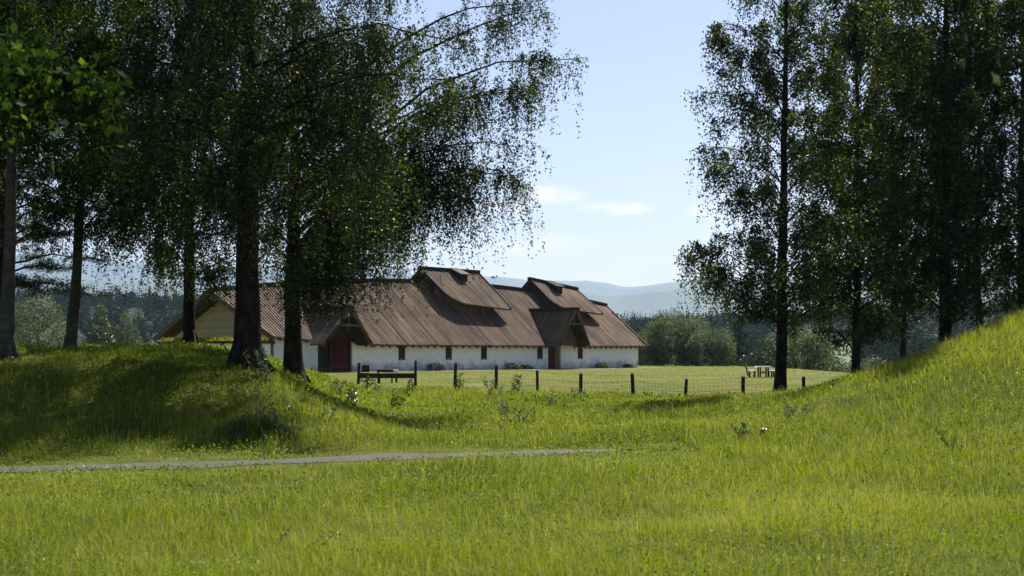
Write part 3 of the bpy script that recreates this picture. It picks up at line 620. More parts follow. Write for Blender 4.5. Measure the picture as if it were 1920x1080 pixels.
    # random lighter and darker tint per clump, twig and leaf, sunlit sparkle painted in
    cl_ = np.sin(C[:, 0]*1.7+seed)+np.sin(C[:, 1]*1.9+2)+np.sin(C[:, 2]*1.3+seed*2)
    t = np.clip(.42+.06*cl_+np.concatenate(TI)+rng.normal(0, .24, len(C))+tint_shift, 0, 1)
    me = quadmesh('crown', np.concatenate([V1, V2]), np.concatenate([Q1, Q2+len(V1)]), [M[leafmat_], M['twig']], np.concatenate([np.zeros(len(Q1)), np.ones(len(Q2))]), np.concatenate([t, np.full(len(Q2), .5)]))
    link('crown', me, root); NLEAF.append((label[:30], len(C))); return root
NLEAF = []; DENS = [1.04, 1.9]
def auto_limbs(X, Y, zb, h0, h1, n, rfun, seed, rise=.35, droop=0, azr=(0, 360), ybias=1.0):
    rng = np.random.default_rng(seed+500); out = []
    for k in range(n):
        h = h0+(h1-h0)*((k+rng.random())/n); az = R(azr[0]+(azr[1]-azr[0])*((k*.381966+rng.uniform(-.05, .05)) % 1)); r = rfun(h)*rng.uniform(.7, 1.1)
        hs = max(.3, h - r*rise); out.append((hs, X+math.cos(az)*r, Y+math.sin(az)*r*ybias, zb+h+rng.uniform(-.2, .3)))
    return out
def W(px, py, Y): return (at(px, Y), Y, EYE+(660-py)/F*Y)   # a real point seen at that place in the photograph

BG = 'birches framing the view'
# T1: the big dark birch left of centre
x, y = at(463, 31), 31.; zb = tz(x, y)
lm = auto_limbs(x, y, zb, 4.2, 11.0, 42, lambda h: 3.6-.12*abs(h-6), 1, azr=(0, 360)) + [(5.2, *W(820, 130, 28.5)), (5.0, *W(760, 300, 28)), (6.5, *W(860, 40, 29.5)), (4.6, *W(700, 350, 29.5)), (4.3, *W(250, 330, 30)), (5.6, *W(200, 120, 30))]
birch('thickest dark birch with furrowed bark, left of the hall, crown drooping to the roof', x, y, 12.2, .31, lm, seed=1, strand=(.7, 1.9), lean=(.02, 0), zmin=2.3, group=None, flare=1.15)
x, y = at(550, 38), 38.; zb = tz(x, y)
lm = auto_limbs(x, y, zb, 4.2, 11.3, 30, lambda h: 2.9, 2) + [(3.6, *W(850, 290, 36), 1.1), (3.8, *W(975, 285, 37), 1.2), (3.9, *W(965, 225, 36), 1.0), (5.2, *W(1085, 118, 37), .8), (5.0, *W(1010, 130, 38), .9), (5.5, *W(1040, -20, 38), .9), (6.2, *W(990, -40, 37), .8),
    (3.4, *W(790, 310, 35), 1.7), (3.2, *W(815, 335, 36), 1.5), (3.3, *W(835, 320, 35.5), 1.3), (3.3, *W(770, 340, 35), 1.2), (4.4, *W(900, 150, 36), 1.1), (4.2, *W(850, 190, 37), 1.2), (4.6, *W(930, 290, 36.5), 1.3), (4.8, *W(960, 120, 36), 1.1), (3.0, *W(660, 430, 34), 1.8), (2.9, *W(620, 440, 35), 1.8), (3.1, *W(700, 390, 35.5), 1.2), (3.4, *W(750, 270, 34), 1.2),
    (2.9, *W(600, 470, 34), 1.6), (3.0, *W(665, 480, 35), 1.2)]
birch('birch just right of the thickest trunk, long limbs hanging out over the hall roof', x, y, 13, .25, lm, seed=2, strand=(.6, 1.75), lean=(.05, 0), zmin=2.15, strands=4.4)
DENS = [1.15, 1.9]
x, y = at(357, 44), 44.; zb = tz(x, y)
lm = auto_limbs(x, y, zb, 3.0, 12.4, 38, lambda h: 3.2, 3) + [(2.4, *W(400, 510, 43)), (2.6, *W(440, 500, 43)), (2.5, *W(310, 470, 43.5))]
birch('straight dark birch in front of the yellow gable', x, y, 14, .20, lm, seed=3, leaf=.068, spacing=.06, strand=(.6, 1.5), zmin=2.9, flare=1.1, tint_shift=.1)
DENS = [1.8, 2.0]
x, y = at(132, 36), 36.; zb = tz(x, y)
lm = auto_limbs(x, y, zb, 4.0, 11.5, 36, lambda h: 3.0, 4) + [(5, *W(330, 330, 35)), (5, *W(300, 420, 36)), (4.8, *W(250, 400, 35)), (4.5, *W(215, 440, 36)), (4.4, *W(60, 430, 36)), (4.6, *W(400, 360, 36))]
birch('slim grey trunk leaning slightly right on the left mound', x, y, 12.5, .155, lm, seed=4, lean=(.85, 0), bark='bark_grey', strand=(.5, 1.3), zmin=3.1, flare=1.15, leafmat_='broad_leaf')
x, y = at(14, 30), 30.; zb = tz(x, y)
lm = auto_limbs(x, y, zb, 5.0, 10.0, 24, lambda h: 2.8, 5) + [(5.0, *W(130, 150, 30)), (4.6, *W(60, 190, 30)), (5.6, *W(200, 60, 30))]
birch('smooth grey trunk nearest the left edge of the photo', x, y, 10.5, .165, lm, seed=5, lean=(.25, 0), bark='bark_grey', strand=(.5, 1.2), zmin=4.6, flare=1.15, leafmat_='broad_leaf')
x, y = at(-6, 34), 34.; zb = tz(x, y)
birch('dark trunk half cut off by the left edge of the photo', x, y, 12, .15, auto_limbs(x, y, zb, 6, 10.5, 14, lambda h: 2.4, 6), seed=6, bark='bark_pine', strand=(.5, 1.2), zmin=5, lean=(.2, 0))
DENS = [3.0, 2.4]  # for the birch added out of view, thickened to cast shade on the mound
x, y = -14.2, 31.5; zb = tz(x, y)
birch('dark birch just outside the left edge, its drooping twigs reaching into the photo', x, y, 12.5, .2, auto_limbs(x, y, zb, 4.4, 11.5, 36, lambda h: 3.4, 7), seed=7, strand=(.6, 1.5), zmin=3.4)
# right-hand group
DENS = [1.15, 1.9]
x, y = at(1462, 48), 48.; zb = tz(x, y)
lm = auto_limbs(x, y, zb, 3.7, 14.6, 46, lambda h: float(np.interp(h, [3, 5, 8, 11, 13, 15], [2.9, 3.0, 2.5, 2.6, 2.1, 1.4])), 17, rise=.6) + [(3, *W(1300, 470, 48)), (2.6, *W(1320, 520, 48)), (3.5, *W(1305, 440, 47)), (9, *W(1345, 120, 48)), (9.5, *W(1360, 60, 48)), (5.4, *W(1350, 310, 48)), (2.4, *W(1420, 560, 47.5)), (2.2, *W(1400, 600, 48))]
birch('tall birch with dark tapering trunk standing at the wire fence right of the lawn', x, y, 16.5, .225, lm, seed=11, leaf=.078, spacing=.068, strand=(.5, 1.25), lean=(.15, 0), zmin=2.5, subs=3.0, strands=4.0, flare=1.55, jitter=.07)
DENS = [1.3, 1.9]
x, y = at(1604, 58), 58.; zb = tz(x, y)
lm = auto_limbs(x, y, zb, 3.0, 17, 48, lambda h: 3.1, 12, rise=.5)
birch('birch standing farther back at the foot of the right mound', x, y, 19, .2, lm, seed=12, leaf=.105, spacing=.078, strand=(.6, 1.4), zmin=1.75, jitter=.08, flare=1.2, strands=4.6)
x, y = at(1776, 43), 43.; zb = tz(x, y)
lm = auto_limbs(x, y, zb, 2.4, 13, 46, lambda h: 2.8, 13, rise=.5)
birch('largest of the birches on the back of the right mound', x, y, 15, .21, lm, seed=13, leaf=.078, spacing=.055, strand=(.5, 1.3), zmin=2.3, strands=4.4, z0=zb)
x, y = at(1840, 46), 46.; zb = tz(x, y)
birch('thin birch close to the right of the largest mound birch', x, y, 14.5, .14, auto_limbs(x, y, zb, 2.6, 12.5, 30, lambda h: 2.3, 14), seed=14, leaf=.075, spacing=.064, strand=(.5, 1.2), zmin=2.6)
x, y = at(1914, 45), 45.; zb = tz(x, y)
birch('birch at the right edge of the photo on the mound crest', x, y, 14.5, .15, auto_limbs(x, y, zb, 2.6, 12.5, 32, lambda h: 2.6, 15), seed=15, leaf=.075, spacing=.064, strand=(.5, 1.2), zmin=3.0)
x, y = at(1692, 62), 62.; zb = tz(x, y)
birch('birch with slender trunk seen between the two right-hand groups of trunks', x, y, 18, .14, auto_limbs(x, y, zb, 4.4, 16.5, 36, lambda h: 2.8, 16), seed=16, leaf=.11, spacing=.085, strand=(.5, 1.4), zmin=2.6, jitter=.09)
# near broad-leaved branches reaching in from outside the frame
DENS = [1, 1]
x, y = -6.2, 10.5; zb = tz(x, y)
lm = [(2.6, *W(60, 90, 9.6)), (2.8, *W(150, 20, 9.8)), (2.5, *W(-40, 120, 9.6)), (2.9, *W(30, 30, 10)), (2.9, *W(95, 60, 10.4)), (2.8, *W(-80, 30, 10)), (2.7, *W(20, 60, 9.0))]
birch('blurred near branch with broad leaves hanging in the top left corner', x, y, 6.5, .13, lm, seed=21, name='lime_tree', cat='lime tree', bark='bark_grey', leaf=.062, spacing=.036, strand=(.15, .42), leafmat_='broad_leaf', jitter=.06, subs=7, strands=5, sublen=.4)
x, y = 5.6, 5.2; zb = tz(x, y)
birch('out-of-focus green leaves on a twig at the top right', x, y, 5.5, .09, [(2.6, *W(1838, -35, 6.2))], seed=22, name='lime_tree', cat='lime tree', bark='bark_grey', leaf=.045, spacing=.05, strand=(.10, .2), leafmat_='young_leaf', jitter=.02, subs=.3, strands=1.4, sublen=.3)

# pine at the far left: clumps of needles on layered boughs
def pine(label, X, Y, H, r0, boughs, seed):
    rng = np.random.default_rng(seed); zb = tz(X, Y); root = empty('pine_tree', (X, Y, zb), 0, label, 'pine tree')
    mb = MB(); mb.tube([(0, 0, -.3), (0, 0, 0), (.05, 0, H*.4), (0, .05, H*.8), (0, 0, H)], [r0*1.3, r0*1.1, r0*.8, r0*.4, .03], n=12); LC = []
    for (h0, tx_, ty_, tz_) in boughs:
        p1 = np.array([tx_-X, ty_-Y, tz_-zb]); P = limb_path((0, 0, h0), p1, .25, rng); mb.tube(P, list(np.linspace(.05, .01, len(P))), n=5)
        Ln = np.linalg.norm(p1)
        for k in range(16):
            t = rng.uniform(.3, 1)*(len(P)-1); i = min(int(t), len(P)-2); q0 = P[i]+(P[i+1]-P[i])*(t-i); d = rng.normal(0, 1, 3)*np.array([1, 1, .25]); q1 = q0+d/np.linalg.norm(d)*rng.uniform(.3, .9)
            mb.tube([q0, q1], [.012, .006], n=3)
            c = 75; LC.append(q0+(q1-q0)*rng.uniform(.3, 1.1, (c, 1))+rng.normal(0, .11, (c, 3))*np.array([1, 1, .55]))
    mb.build('trunk', M['bark_pine'], root, smooth=True); C = np.concatenate(LC); V1, Q1 = leaf_quads(C, .15, rng, droop=-.2, aspect=.16)
    link('crown', quadmesh('crown', V1, Q1, [M['needle']], None, rng.random(len(Q1))), root)
x, y = at(2, 50), 50.
bg = [(h, *W(px, py, Y_)) for h, px, py, Y_ in [(5.5, 130, 320, 50), (5.2, 190, 345, 51), (4.6, 120, 385, 49), (4.2, 240, 400, 50), (4.0, 170, 440, 50), (3.3, 200, 480, 51), (3, 120, 500, 49.5), (2.6, 190, 545, 50), (2.4, 90, 540, 50), (6.2, 150, 260, 50), (6.8, 100, 210, 50), (7.5, 160, 160, 50), (4.4, 60, 420, 48), (5.8, -120, 330, 50), (4.5, -150, 430, 50), (3.4, -90, 500, 49), (2.2, 40, 520, 49), (5.0, 80, 300, 52), (3.8, 90, 455, 52)]]
pine('dark pine with layered horizontal boughs behind the two left trunks', x, y, 12, .2, bg, 31)

# ------------------------------------------------------------------ bushes and valley trees
def blob_tree(name, label, cat, X, Y, blobs, n, leaf, mat, seed, trunk=None, group=None, z0=None, dome=False):
    rng = np.random.default_rng(seed); zb = tz(X, Y) if z0 is None else z0; root = empty(name, (X, Y, zb), 0, label, cat, group); C = []; NB = []
    vol = np.array([b[3]*b[4]*b[5] for b in blobs])**.67; vol /= vol.sum()
    for b, wgt in zip(blobs, vol):
        m = int(n*wgt); d = rng.normal(0, 1, (m, 3)); d /= np.linalg.norm(d, axis=1)[:, None]; r = rng.uniform(.55, 1.0, (m, 1))**.5
        lump = 1+.07*np.sin(d[:, :1]*7+seed)+.07*np.sin(d[:, 2:]*9+d[:, 1:2]*8)+.05*np.sin(d[:, 1:2]*19+d[:, :1]*15)
        P = np.array(b[:3])+d*r*lump*np.array(b[3:]); k = P[:, 2] > .05; C.append(P[k]); NB.append(d[k])
    C = np.concatenate(C); NB = np.concatenate(NB); V1, Q1 = leaf_quads(C, leaf, rng, droop=.0, aspect=.6, nbias=NB)
    t = np.clip(.45+.12*np.sin(C[:, 0]*2.1+seed)+.12*np.sin(C[:, 2]*2.7)+rng.normal(0, .22, len(C)), 0, 1)
    link('crown', quadmesh('crown', V1, Q1, [M[mat]], None, t), root)
    mb = MB(); th = trunk or 1.2
    mb.tube([(0, 0, -.4), (0, 0, 0), (.05, .03, th*.5), (.1, 0, th)], [.03*th+.06, .03*th+.04, .02*th+.03, .02], n=8)
    for k in range(5):
        a = k*1.26+seed; mb.tube([(0, 0, th*.25), (math.cos(a)*th*.22, math.sin(a)*th*.22, th*.6), (math.cos(a)*th*.34, math.sin(a)*th*.34, th*.85)], [.03+.01*th, .02+.005*th, .01], n=5)
    mb.build('trunk', M['twig'], root); return root
def dome_blobs(w, h, seed, n=9):
    r = np.random.default_rng(seed); out = [(0, 0, h*.40, w*.46, w*.40, h*.56)]
    for k in range(n):
        a = r.uniform(0, 6.28); q = r.uniform(.2, .36)*w; hh = r.uniform(.15, .55)*h*(1-.9*(q/w)**1.5)
        out.append((math.cos(a)*q, math.sin(a)*q, hh, w*r.uniform(.13, .19), w*r.uniform(.13, .19), h*r.uniform(.18, .26)))
    return out
X1, X2 = at(1268, 168), at(1334, 163)
blob_tree('willow_shrub', 'large rounded grey-green willow bush just right of the hall', 'willow shrub', X1, 168, dome_blobs(9.8, 6.7, 1, 14), 30000, .24, 'willow_leaf', 41, trunk=4)
blob_tree('willow_shrub', 'lower silvery willow bush on the right flank of the large rounded one', 'willow shrub', X2, 163, dome_blobs(6.6, 4.7, 2, 12), 17000, .22, 'willow_leaf', 42, trunk=3)
blob_tree('willow_shrub', 'small bush tucked between the hall corner and the large willow', 'willow shrub', at(1222, 176), 176, dome_blobs(4.6, 4.6, 3, 8), 6000, .25, 'valley_leaf', 43, trunk=2.5)
blob_tree('willow_tree', 'pale feathery willow tree behind the trunks at the left edge', 'willow tree', at(70, 105), 105, [(0, 0, 3.2, 2.2, 2.2, 3.0), (-1.6, 0, 2.8, 1.8, 1.8, 2.6), (1.0, 0, 2.4, 1.2, 1.2, 2.2), (-3.4, .5, 3.2, 1.6, 1.6, 3.0)], 9000, .17, 'willow_leaf', 44, trunk=4, z0=0)
blob_tree('young_tree', 'light green pointed young tree, left of the pair beyond the left mound', 'young tree', at(187, 140), 140, [(0, 0, 1.8, 1.7, 1.7, 1.9), (0, 0, 3.5, 1.25, 1.25, 1.7), (.1, 0, 5.0, .7, .7, 1.3)], 6000, .17, 'young_leaf', 45, trunk=4.5, z0=.2)
blob_tree('young_tree', 'greyish young tree, right of the pair beyond the left mound', 'young tree', at(238, 146), 146, [(0, 0, 1.8, 1.7, 1.7, 1.9), (0, 0, 3.3, 1.2, 1.2, 1.7), (-.1, 0, 4.9, .55, .55, 1.1)], 5500, .17, 'willow_leaf', 46, trunk=4.3, z0=.0)
blob_tree('broadleaf_shrub', 'low green shrub right of the pair of young trees', 'shrub', at(262, 160), 160, dome_blobs(4, 3.6, 7, 6), 3500, .2, 'valley_leaf', 47, z0=0)
blob_tree('broadleaf_shrub', 'dark broadleaf shrub between the left trunks and the farmhouse roof', 'shrub', at(100, 170), 170, dome_blobs(7, 6, 8, 8), 5000, .24, 'valley_leaf', 48, z0=-1)
# small plants at the hall's foot
wb = [(815, 'dark low shrub at the wall below the gap between first two windows', 1.5, .75), (960, 'dark low shrub at the wall near the third window', 1.5, .7), (985, 'bright green tuft of weeds at the foot of the white wall', 1.2, .5), (1127, 'green tuft at the wall between right porch and hall corner', 1.3, .6), (1175, 'small dark plant at the wall near the right corner of the hall', .9, .45)]
for i, (px, lb, w_, h_) in enumerate(wb):
    s = s_at(px, lambda s: we(s)-.0); q = Vector(HC)+A*s+N*(we(s)+.1)
    blob_tree('wall_shrub', lb, 'shrub', q.x, q.y, [(0, 0, h_*.45, w_*.5, w_*.4, h_*.5), (w_*.3, 0, h_*.3, w_*.3, w_*.3, h_*.35)], 700, .11, 'valley_leaf' if i % 2 == 0 else 'young_leaf', 60+i, trunk=.3)
# valley trees
def spruce_data(name, H, Wd, tiers, seed, n_per=26, size=.5):
    rng = np.random.default_rng(seed); C = []; S = []; NB = []
    for k in range(tiers):
        t = k/(tiers-1); z = H*(.08+.90*t); r = Wd*(1-t)**.85+.08; m = int(n_per*(1-t*.75))+3
        a = rng.uniform(0, 6.28, m); q = r*rng.uniform(.35, 1.08, m); C.append(np.stack([np.cos(a)*q, np.sin(a)*q, z-q*.28+rng.normal(0, H*.012, m)], 1)); S.append(np.full(m, size*(1-.5*t))); NB.append(np.stack([np.cos(a)*.5, np.sin(a)*.5, np.full(m, .8)], 1))
    C = np.concatenate(C); S = np.concatenate(S); NB = np.concatenate(NB); V1, Q1 = leaf_quads(C, S, rng, droop=.5, aspect=.55, nbias=NB)
    return V1, Q1, np.clip(rng.normal(.5, .25, len(Q1)), 0, 1)
def leafy_data(H, Wd, n, size, seed):
    rng = np.random.default_rng(seed); C = []; NB = []
    for k in range(9):
        c = np.array([rng.normal(0, Wd*.3), rng.normal(0, Wd*.3), H*rng.uniform(.3, .8)]); rr = np.array([Wd*.48, Wd*.48, H*.22])*rng.uniform(.7, 1.15)
        d = rng.normal(0, 1, (n//9, 3)); d /= np.linalg.norm(d, axis=1)[:, None]; C.append(c+d*rr*rng.uniform(.6, 1.05, (n//9, 1))); NB.append(d)
    C = np.concatenate(C); V1, Q1 = leaf_quads(C, size, rng, droop=0, nbias=np.concatenate(NB)); return V1, Q1, np.clip(rng.normal(.5, .22, len(Q1)), 0, 1)
SPR = []
for v_, (H, Wd, T_) in enumerate([(13, 2.6, 22), (10.5, 2.5, 18), (15, 2.7, 26)]):
    V1, Q1, t1 = spruce_data('spruce', H, Wd, T_, 70+v_, 46, .75); SPR.append((quadmesh('spruce_crown', V1, Q1, [M['far_needle']], None, t1), H))
LEA = []
for v_, (H, Wd) in enumerate([(8, 3.4), (6.5, 3.6), (10, 4.0)]):
    V1, Q1, t1 = leafy_data(H, Wd, 3000, .38, 80+v_); LEA.append((quadmesh('leafy_crown', V1, Q1, [M['valley_leaf']], None, t1), H))
WLO = []
for v_, (H, Wd) in enumerate([(5.5, 3.2), (4.6, 3.4)]):
    V1, Q1, t1 = leafy_data(H, Wd, 2600, .3, 90+v_); WLO.append((quadmesh('willow_crown', V1, Q1, [M['willow_leaf']], None, t1), H))
tmb = MB(); tmb.tube([(0, 0, -1), (0, 0, 0), (.1, 0, 4), (0, 0, 8)], [.25, .2, .14, .03], n=6)
TRK = tmb.build('trunk', M['twig']).data; bpy.data.objects.remove(bpy.data.objects['trunk.001'] if False else [o for o in COL.objects if o.data == TRK][0])
def valley(kind, px, Y, sc, seed, label, group):
    lib = {'s': SPR, 'l': LEA, 'w': WLO}[kind]; me, H = lib[seed % len(lib)]; X = at(px, Y); z = tz(X, Y)
    nm = {'s': 'spruce_tree', 'l': 'broadleaf_tree', 'w': 'willow_shrub'}[kind]
    root = empty(nm, (X, Y, z), (seed*1.7) % 6.28, label, {'s': 'spruce', 'l': 'tree', 'w': 'willow shrub'}[kind], group)
    c = link('crown', me, root); c.scale = (sc, sc, sc*(1+.1*math.sin(seed))); k = link('trunk', TRK, root); s_ = H*.11*sc; k.scale = (s_, s_, s_*(.95 if kind != 'w' else .6))
r4 = random.Random(11); seed = 0
GS = 'dark spruces in the belt beyond the lawn'; GL = 'broadleaf trees in the belt beyond the lawn'; GW = 'grey willow shrubs along the far lawn edge'
for k in range(46):
    px = 1130+ (1960-1130)*k/45 + r4.uniform(-9, 9); Y = r4.uniform(225, 330)
    if 1500 < px < 1600 and True: continue
    valley('s', px, Y, r4.uniform(.8, 1.05)*(1.1 if px > 1360 else .72), k, 'dark spruce in the wooded belt beyond the lawn, right half of the photo', GS)
for k in range(24):
    px = 1400+(1960-1400)*k/23 + r4.uniform(-12, 12); Y = r4.uniform(190, 240)
    if 1490 < px < 1600: continue
    valley('l', px, Y, r4.uniform(.8, 1.15), k, 'dull green broadleaf tree in the belt beyond the lawn, right half of the photo', GL)
for k in range(18):
    px = 1490+(1960-1490)*k/17 + r4.uniform(-8, 8); Y = r4.uniform(150, 178)
    valley('w', px, Y, r4.uniform(.9, 1.15), k, 'grey-green willow shrub lining the far lawn edge behind the right-hand birches', GW)
for k in range(20):
    px = -60+(480+60)*k/19 + r4.uniform(-10, 10); Y = r4.uniform(240, 330)
    valley('s' if k % 3 else 'l', px, Y, r4.uniform(.9, 1.2), k, 'dark tree in the valley behind the left mound', 'valley trees behind the left mound')
# far wood: one mass
rng = np.random.default_rng(5); VV, QQ, TT = [], [], []; off = 0
fs = [spruce_data('', 14, 2.5, 9, 200+k, 11, 1.9) for k in range(4)] + [leafy_data(11, 4.2, 110, 1.6, 300+k) for k in range(3)]
cnt = 0
for k in range(6000):
    Y = rng.choice([rng.uniform(360, 620), rng.uniform(600, 1150), rng.uniform(960, 1250)]); px = rng.uniform(-260, 2180); X = at(px, Y)
    if 1495 < px < 1600 and Y < 770: continue
    if 268 < px < 312 and 470 < Y < 640: continue
    V1, Q1, t1 = fs[rng.integers(0, 7)]; sc = rng.uniform(.7, 1.15)*(1.0 if rng.random() < .93 else 1.22); a = rng.uniform(0, 6.28); c_, s_ = math.cos(a), math.sin(a)
    P = V1*sc; P = np.stack([P[:, 0]*c_-P[:, 1]*s_, P[:, 0]*s_+P[:, 1]*c_, P[:, 2]], 1)+np.array([X, Y, tz(X, Y)-.5]); VV.append(P); QQ.append(Q1+off); off += len(V1); TT.append(np.clip(t1+rng.normal(0, .2), 0, 1))
fo = link('forest', quadmesh('forest', np.concatenate(VV), np.concatenate(QQ), [M['far_needle']], None, np.concatenate(TT))); tag(fo, 'dark distant mixed forest covering the hills below the mountains', 'forest', kind='stuff')
# green field on the far slope
m_field = surf('crop_green', [(0.3, (0.025, 0.064, 0.0195)), (0.7, (0.04, 0.096, 0.0325))], scale=(.1, .1, .1), bump=0)
fx = np.linspace(at(1490, 640), at(1605, 640), 14); fy = np.linspace(560, 760, 14); FX, FYY = np.meshgrid(fx, fy); V = np.stack([FX.ravel()*FYY.ravel()/640, FYY.ravel(), terrain(FX*FYY/640, FYY).ravel()+.9], 1)
I = (np.arange(13)[:, None]*14+np.arange(13)[None]).ravel(); fld = link('field', quadmesh('field', V, np.stack([I, I+1, I+15, I+14], 1), [m_field], smooth=True)); tag(fld, 'bright green field on the far slope seen between the right-hand birches', kind='structure')

def house(label, px, Y, w, d, hw, hr_, rz, roofm, wallm='white_paint', z0=None):
    X = at(px, Y); root = empty('farmhouse', (X, Y, tz(X, Y) if z0 is None else z0), rz, label, 'house')
    mb = MB(); mb.prism([(-w/2, -1), (w/2, -1), (w/2, hw), (0, hw+hr_), (-w/2, hw)], lambda u, v: (u, -d/2, v), lambda u, v: (u, d/2, v)); mb.build('wall', M[wallm], root)
    for sd in (-1, 1):
        mb = MB(); e = w/2+.4; k = hr_/(w/2)
        mb.box8([(0, -d/2-.4, hw+hr_+.03), (sd*e, -d/2-.4, hw-.4*k+.03), (sd*e, d/2+.4, hw-.4*k+.03), (0, d/2+.4, hw+hr_+.03), (0, -d/2-.4, hw+hr_+.2), (sd*e, -d/2-.4, hw-.4*k+.2), (sd*e, d/2+.4, hw-.4*k+.2), (0, d/2+.4, hw+hr_+.2)]); mb.build('roof', M[roofm], root)
        mb = MB(); mb.beam((0, -d/2-.46, hw+hr_+.08), (sd*(e+.05), -d/2-.46, hw-.4*k), .10, .26, up=(0, 0, 1)); mb.build('verge_board', M['white_paint'], root)
    for sx in (-w*.22, w*.22):
        mb = MB(); mb.box(sx-.45, sx+.45, -d/2-.05, -d/2+.02, hw-1.6, hw-.4); mb.build('window', M['grey_roof'], root)
    mb = MB(); mb.box(-.3, .3, -.3, .3, hw+hr_-.3, hw+hr_+.9); mb.build('chimney', M['stone'], root)
house('white house with grey roof and white verge boards behind the slim grey trunk', 112, 150, 5.2, 8, 2.0, 2.1, R(24), 'grey_roof', z0=.6)
house('distant house with rusty pink roof on the wooded slope left of the gable', 280, 520, 8, 12, 3, 3, R(70), 'red_roof', z0=tz(at(280, 520), 520)+1.5)
house('distant pale house on the far slope, grey roof, between the right-hand birches', 1515, 420, 8, 12, 3, 2.6, R(80), 'grey_roof', z0=-6.5)
house('distant house with rusty roof right of the pale house on the far slope', 1550, 405, 7, 11, 2.6, 2.4, R(65), 'red_roof', z0=-7.2)

# ------------------------------------------------------------------ fence
fpx = [585, 672, 779, 853, 930, 1008, 1089, 1187, 1285, 1393, 1507, 1625]
ftop = [690, 680, 676, 680, 684, 694, 700, 700, 710, 706, 707, 700]
f0 = (at(1087, fence_y_at(1087)), float(fence_y_at(1087)))
fence = empty('wire_fence', (f0[0], f0[1], tz(*f0)), 0, 'wire fence on short dark wooden posts between the meadow and the mown lawn', 'fence')
FP = []
for i, (px, ty) in enumerate(zip(fpx, ftop)):
    Y = float(fence_y_at(px)); X = at(px, Y); z = tz(X, Y); top = EYE+(660-ty)/F*Y; top = max(top, z+.7); lean_ = rnd.uniform(-.025, .025)
    mb = MB(); r_ = .072; r_ *= rnd.uniform(.85, 1.1)
    mb.tube([(X, Y, z-.3), (X, Y, z), (X+lean_, Y, (z+top)/2), (X+lean_*2, Y+.01, top-.02), (X+lean_*2, Y, top)], [r_, r_, r_*.95, r_*.9, r_*.7], n=9)
    o = mb.build('post', M['post'], fence); o.location = -Vector(fence.location); FP.append((X, Y, z, top))
FO = -Vector(fence.location)
for hfrac in (.93, .62, .34):
    mb = MB()
    for a, b in zip(FP, FP[1:]):
        za, zb_ = a[2]+(a[3]-a[2])*hfrac, b[2]+(b[3]-b[2])*hfrac; mb.tube([(a[0], a[1]-.1, za), ((a[0]+b[0])/2, (a[1]+b[1])/2-.1, (za+zb_)/2-.02), (b[0], b[1]-.1, zb_)], .0045, n=4)
    mb.build('wire', M['wire'], fence, loc=FO)
mb = MB()
for a, b in zip(FP[4:], FP[5:]):
    for k in range(1, 14):
        t = k/14; x_ = a[0]+(b[0]-a[0])*t; y_ = a[1]+(b[1]-a[1])*t-.1; z_ = tz(x_, y_); mb.tube([(x_, y_, z_), (x_, y_, z_+.62)], .0035, n=3)
    for h_ in (.12, .24, .36, .5): mb.tube([(a[0], a[1]-.1, a[2]+h_), (b[0], b[1]-.1, b[2]+h_)], .0035, n=3)
mb.build('wire_mesh', M['wire'], fence, loc=FO)
mb = MB(); a, b = FP[1], FP[2]; mb.beam((a[0], a[1]-.14, EYE-44.5/F*a[1]), (b[0], b[1]-.14, EYE-44.5/F*b[1]), .07, .22); mb.build('rail', M['post'], fence, loc=FO)

# ------------------------------------------------------------------ furniture
def bench(name, label, cat, px, Y, rz, w, parts_mat, seat_h=.45, back=True, d=.45, wood='pale_wood', leg='dark_wood', group=None):
    X = at(px, Y); root = empty(name, (X, Y, tz(X, Y)), rz, label, cat, group)
    mb = MB()
    for j in range(3): mb.box(-w/2, w/2, -d/2+d/3*j+.01, -d/2+d/3*(j+1)-.01, seat_h-.05, seat_h, rnd.random())
    mb.build('seat', M[parts_mat], root)
    for sx in (-1, 1):
        for sy in (-1, 1):
            mb = MB(); x_ = sx*(w/2-.10); y_ = sy*(d/2-.06); mb.box(x_-.045, x_+.045, y_-.045, y_+.045, -.08, seat_h-.05); mb.build('leg', M[leg], root)
    if back:
        mb = MB()
        for j in range(3):
            z = seat_h+.06+.14*j; y_ = d/2+.02+.05*j; mb.box8([(-w/2, y_, z), (w/2, y_, z), (w/2, y_+.04, z), (-w/2, y_+.04, z), (-w/2, y_+.045, z+.12), (w/2, y_+.045, z+.12), (w/2, y_+.085, z+.12), (-w/2, y_+.085, z+.12)], rnd.random())
        mb.build('backrest', M[parts_mat], root)
        for sx in (-1, 1):
            mb = MB(); mb.beam((sx*(w/2-.12), d/2+.05, .1), (sx*(w/2-.12), d/2+.20, seat_h+.48), .06, .06, up=(1, 0, 0)); mb.build('back_post', M[leg], root)
    return root
bench('garden_bench', 'weathered pale bench with backrest at the left of the lawn table', 'bench', 1410, 94, R(90-8), 1.3, 'white_paint', back=True)
bench('garden_bench', 'low backless bench at the right of the lawn table, beside the birch trunk', 'bench', 1449, 94, R(90), 1.3, 'white_paint', back=False)
X, Y = at(1431, 94.), 94.; tb = empty('garden_table', (X, Y, tz(X, Y)), 0, 'weathered pale wooden table standing on the lawn between two benches', 'table')
mb = MB()
for j in range(5): mb.box(-.48, .48, -.55+.22*j+.005, -.55+.22*(j+1)-.005, .64, .72, rnd.random())
mb.build('table_top', M['white_paint'], tb)
for sx in (-.26, .26):
    for sy in (-.4, .4): mb = MB(); mb.box(sx-.045, sx+.045, sy-.045, sy+.045, -.08, .64); mb.build('leg', M['dark_wood'], tb)
mb = MB(); mb.box(-.05, .05, -.36, .36, .25, .37); mb.build('stretcher', M['dark_wood'], tb)
bench('picnic_bench', 'dark legged bench with red-draped backrest behind the fence rail, left of the lawn', 'bench', 727, 78, R(180), 1.15, 'pale_wood', seat_h=.38, back=False, d=.5)
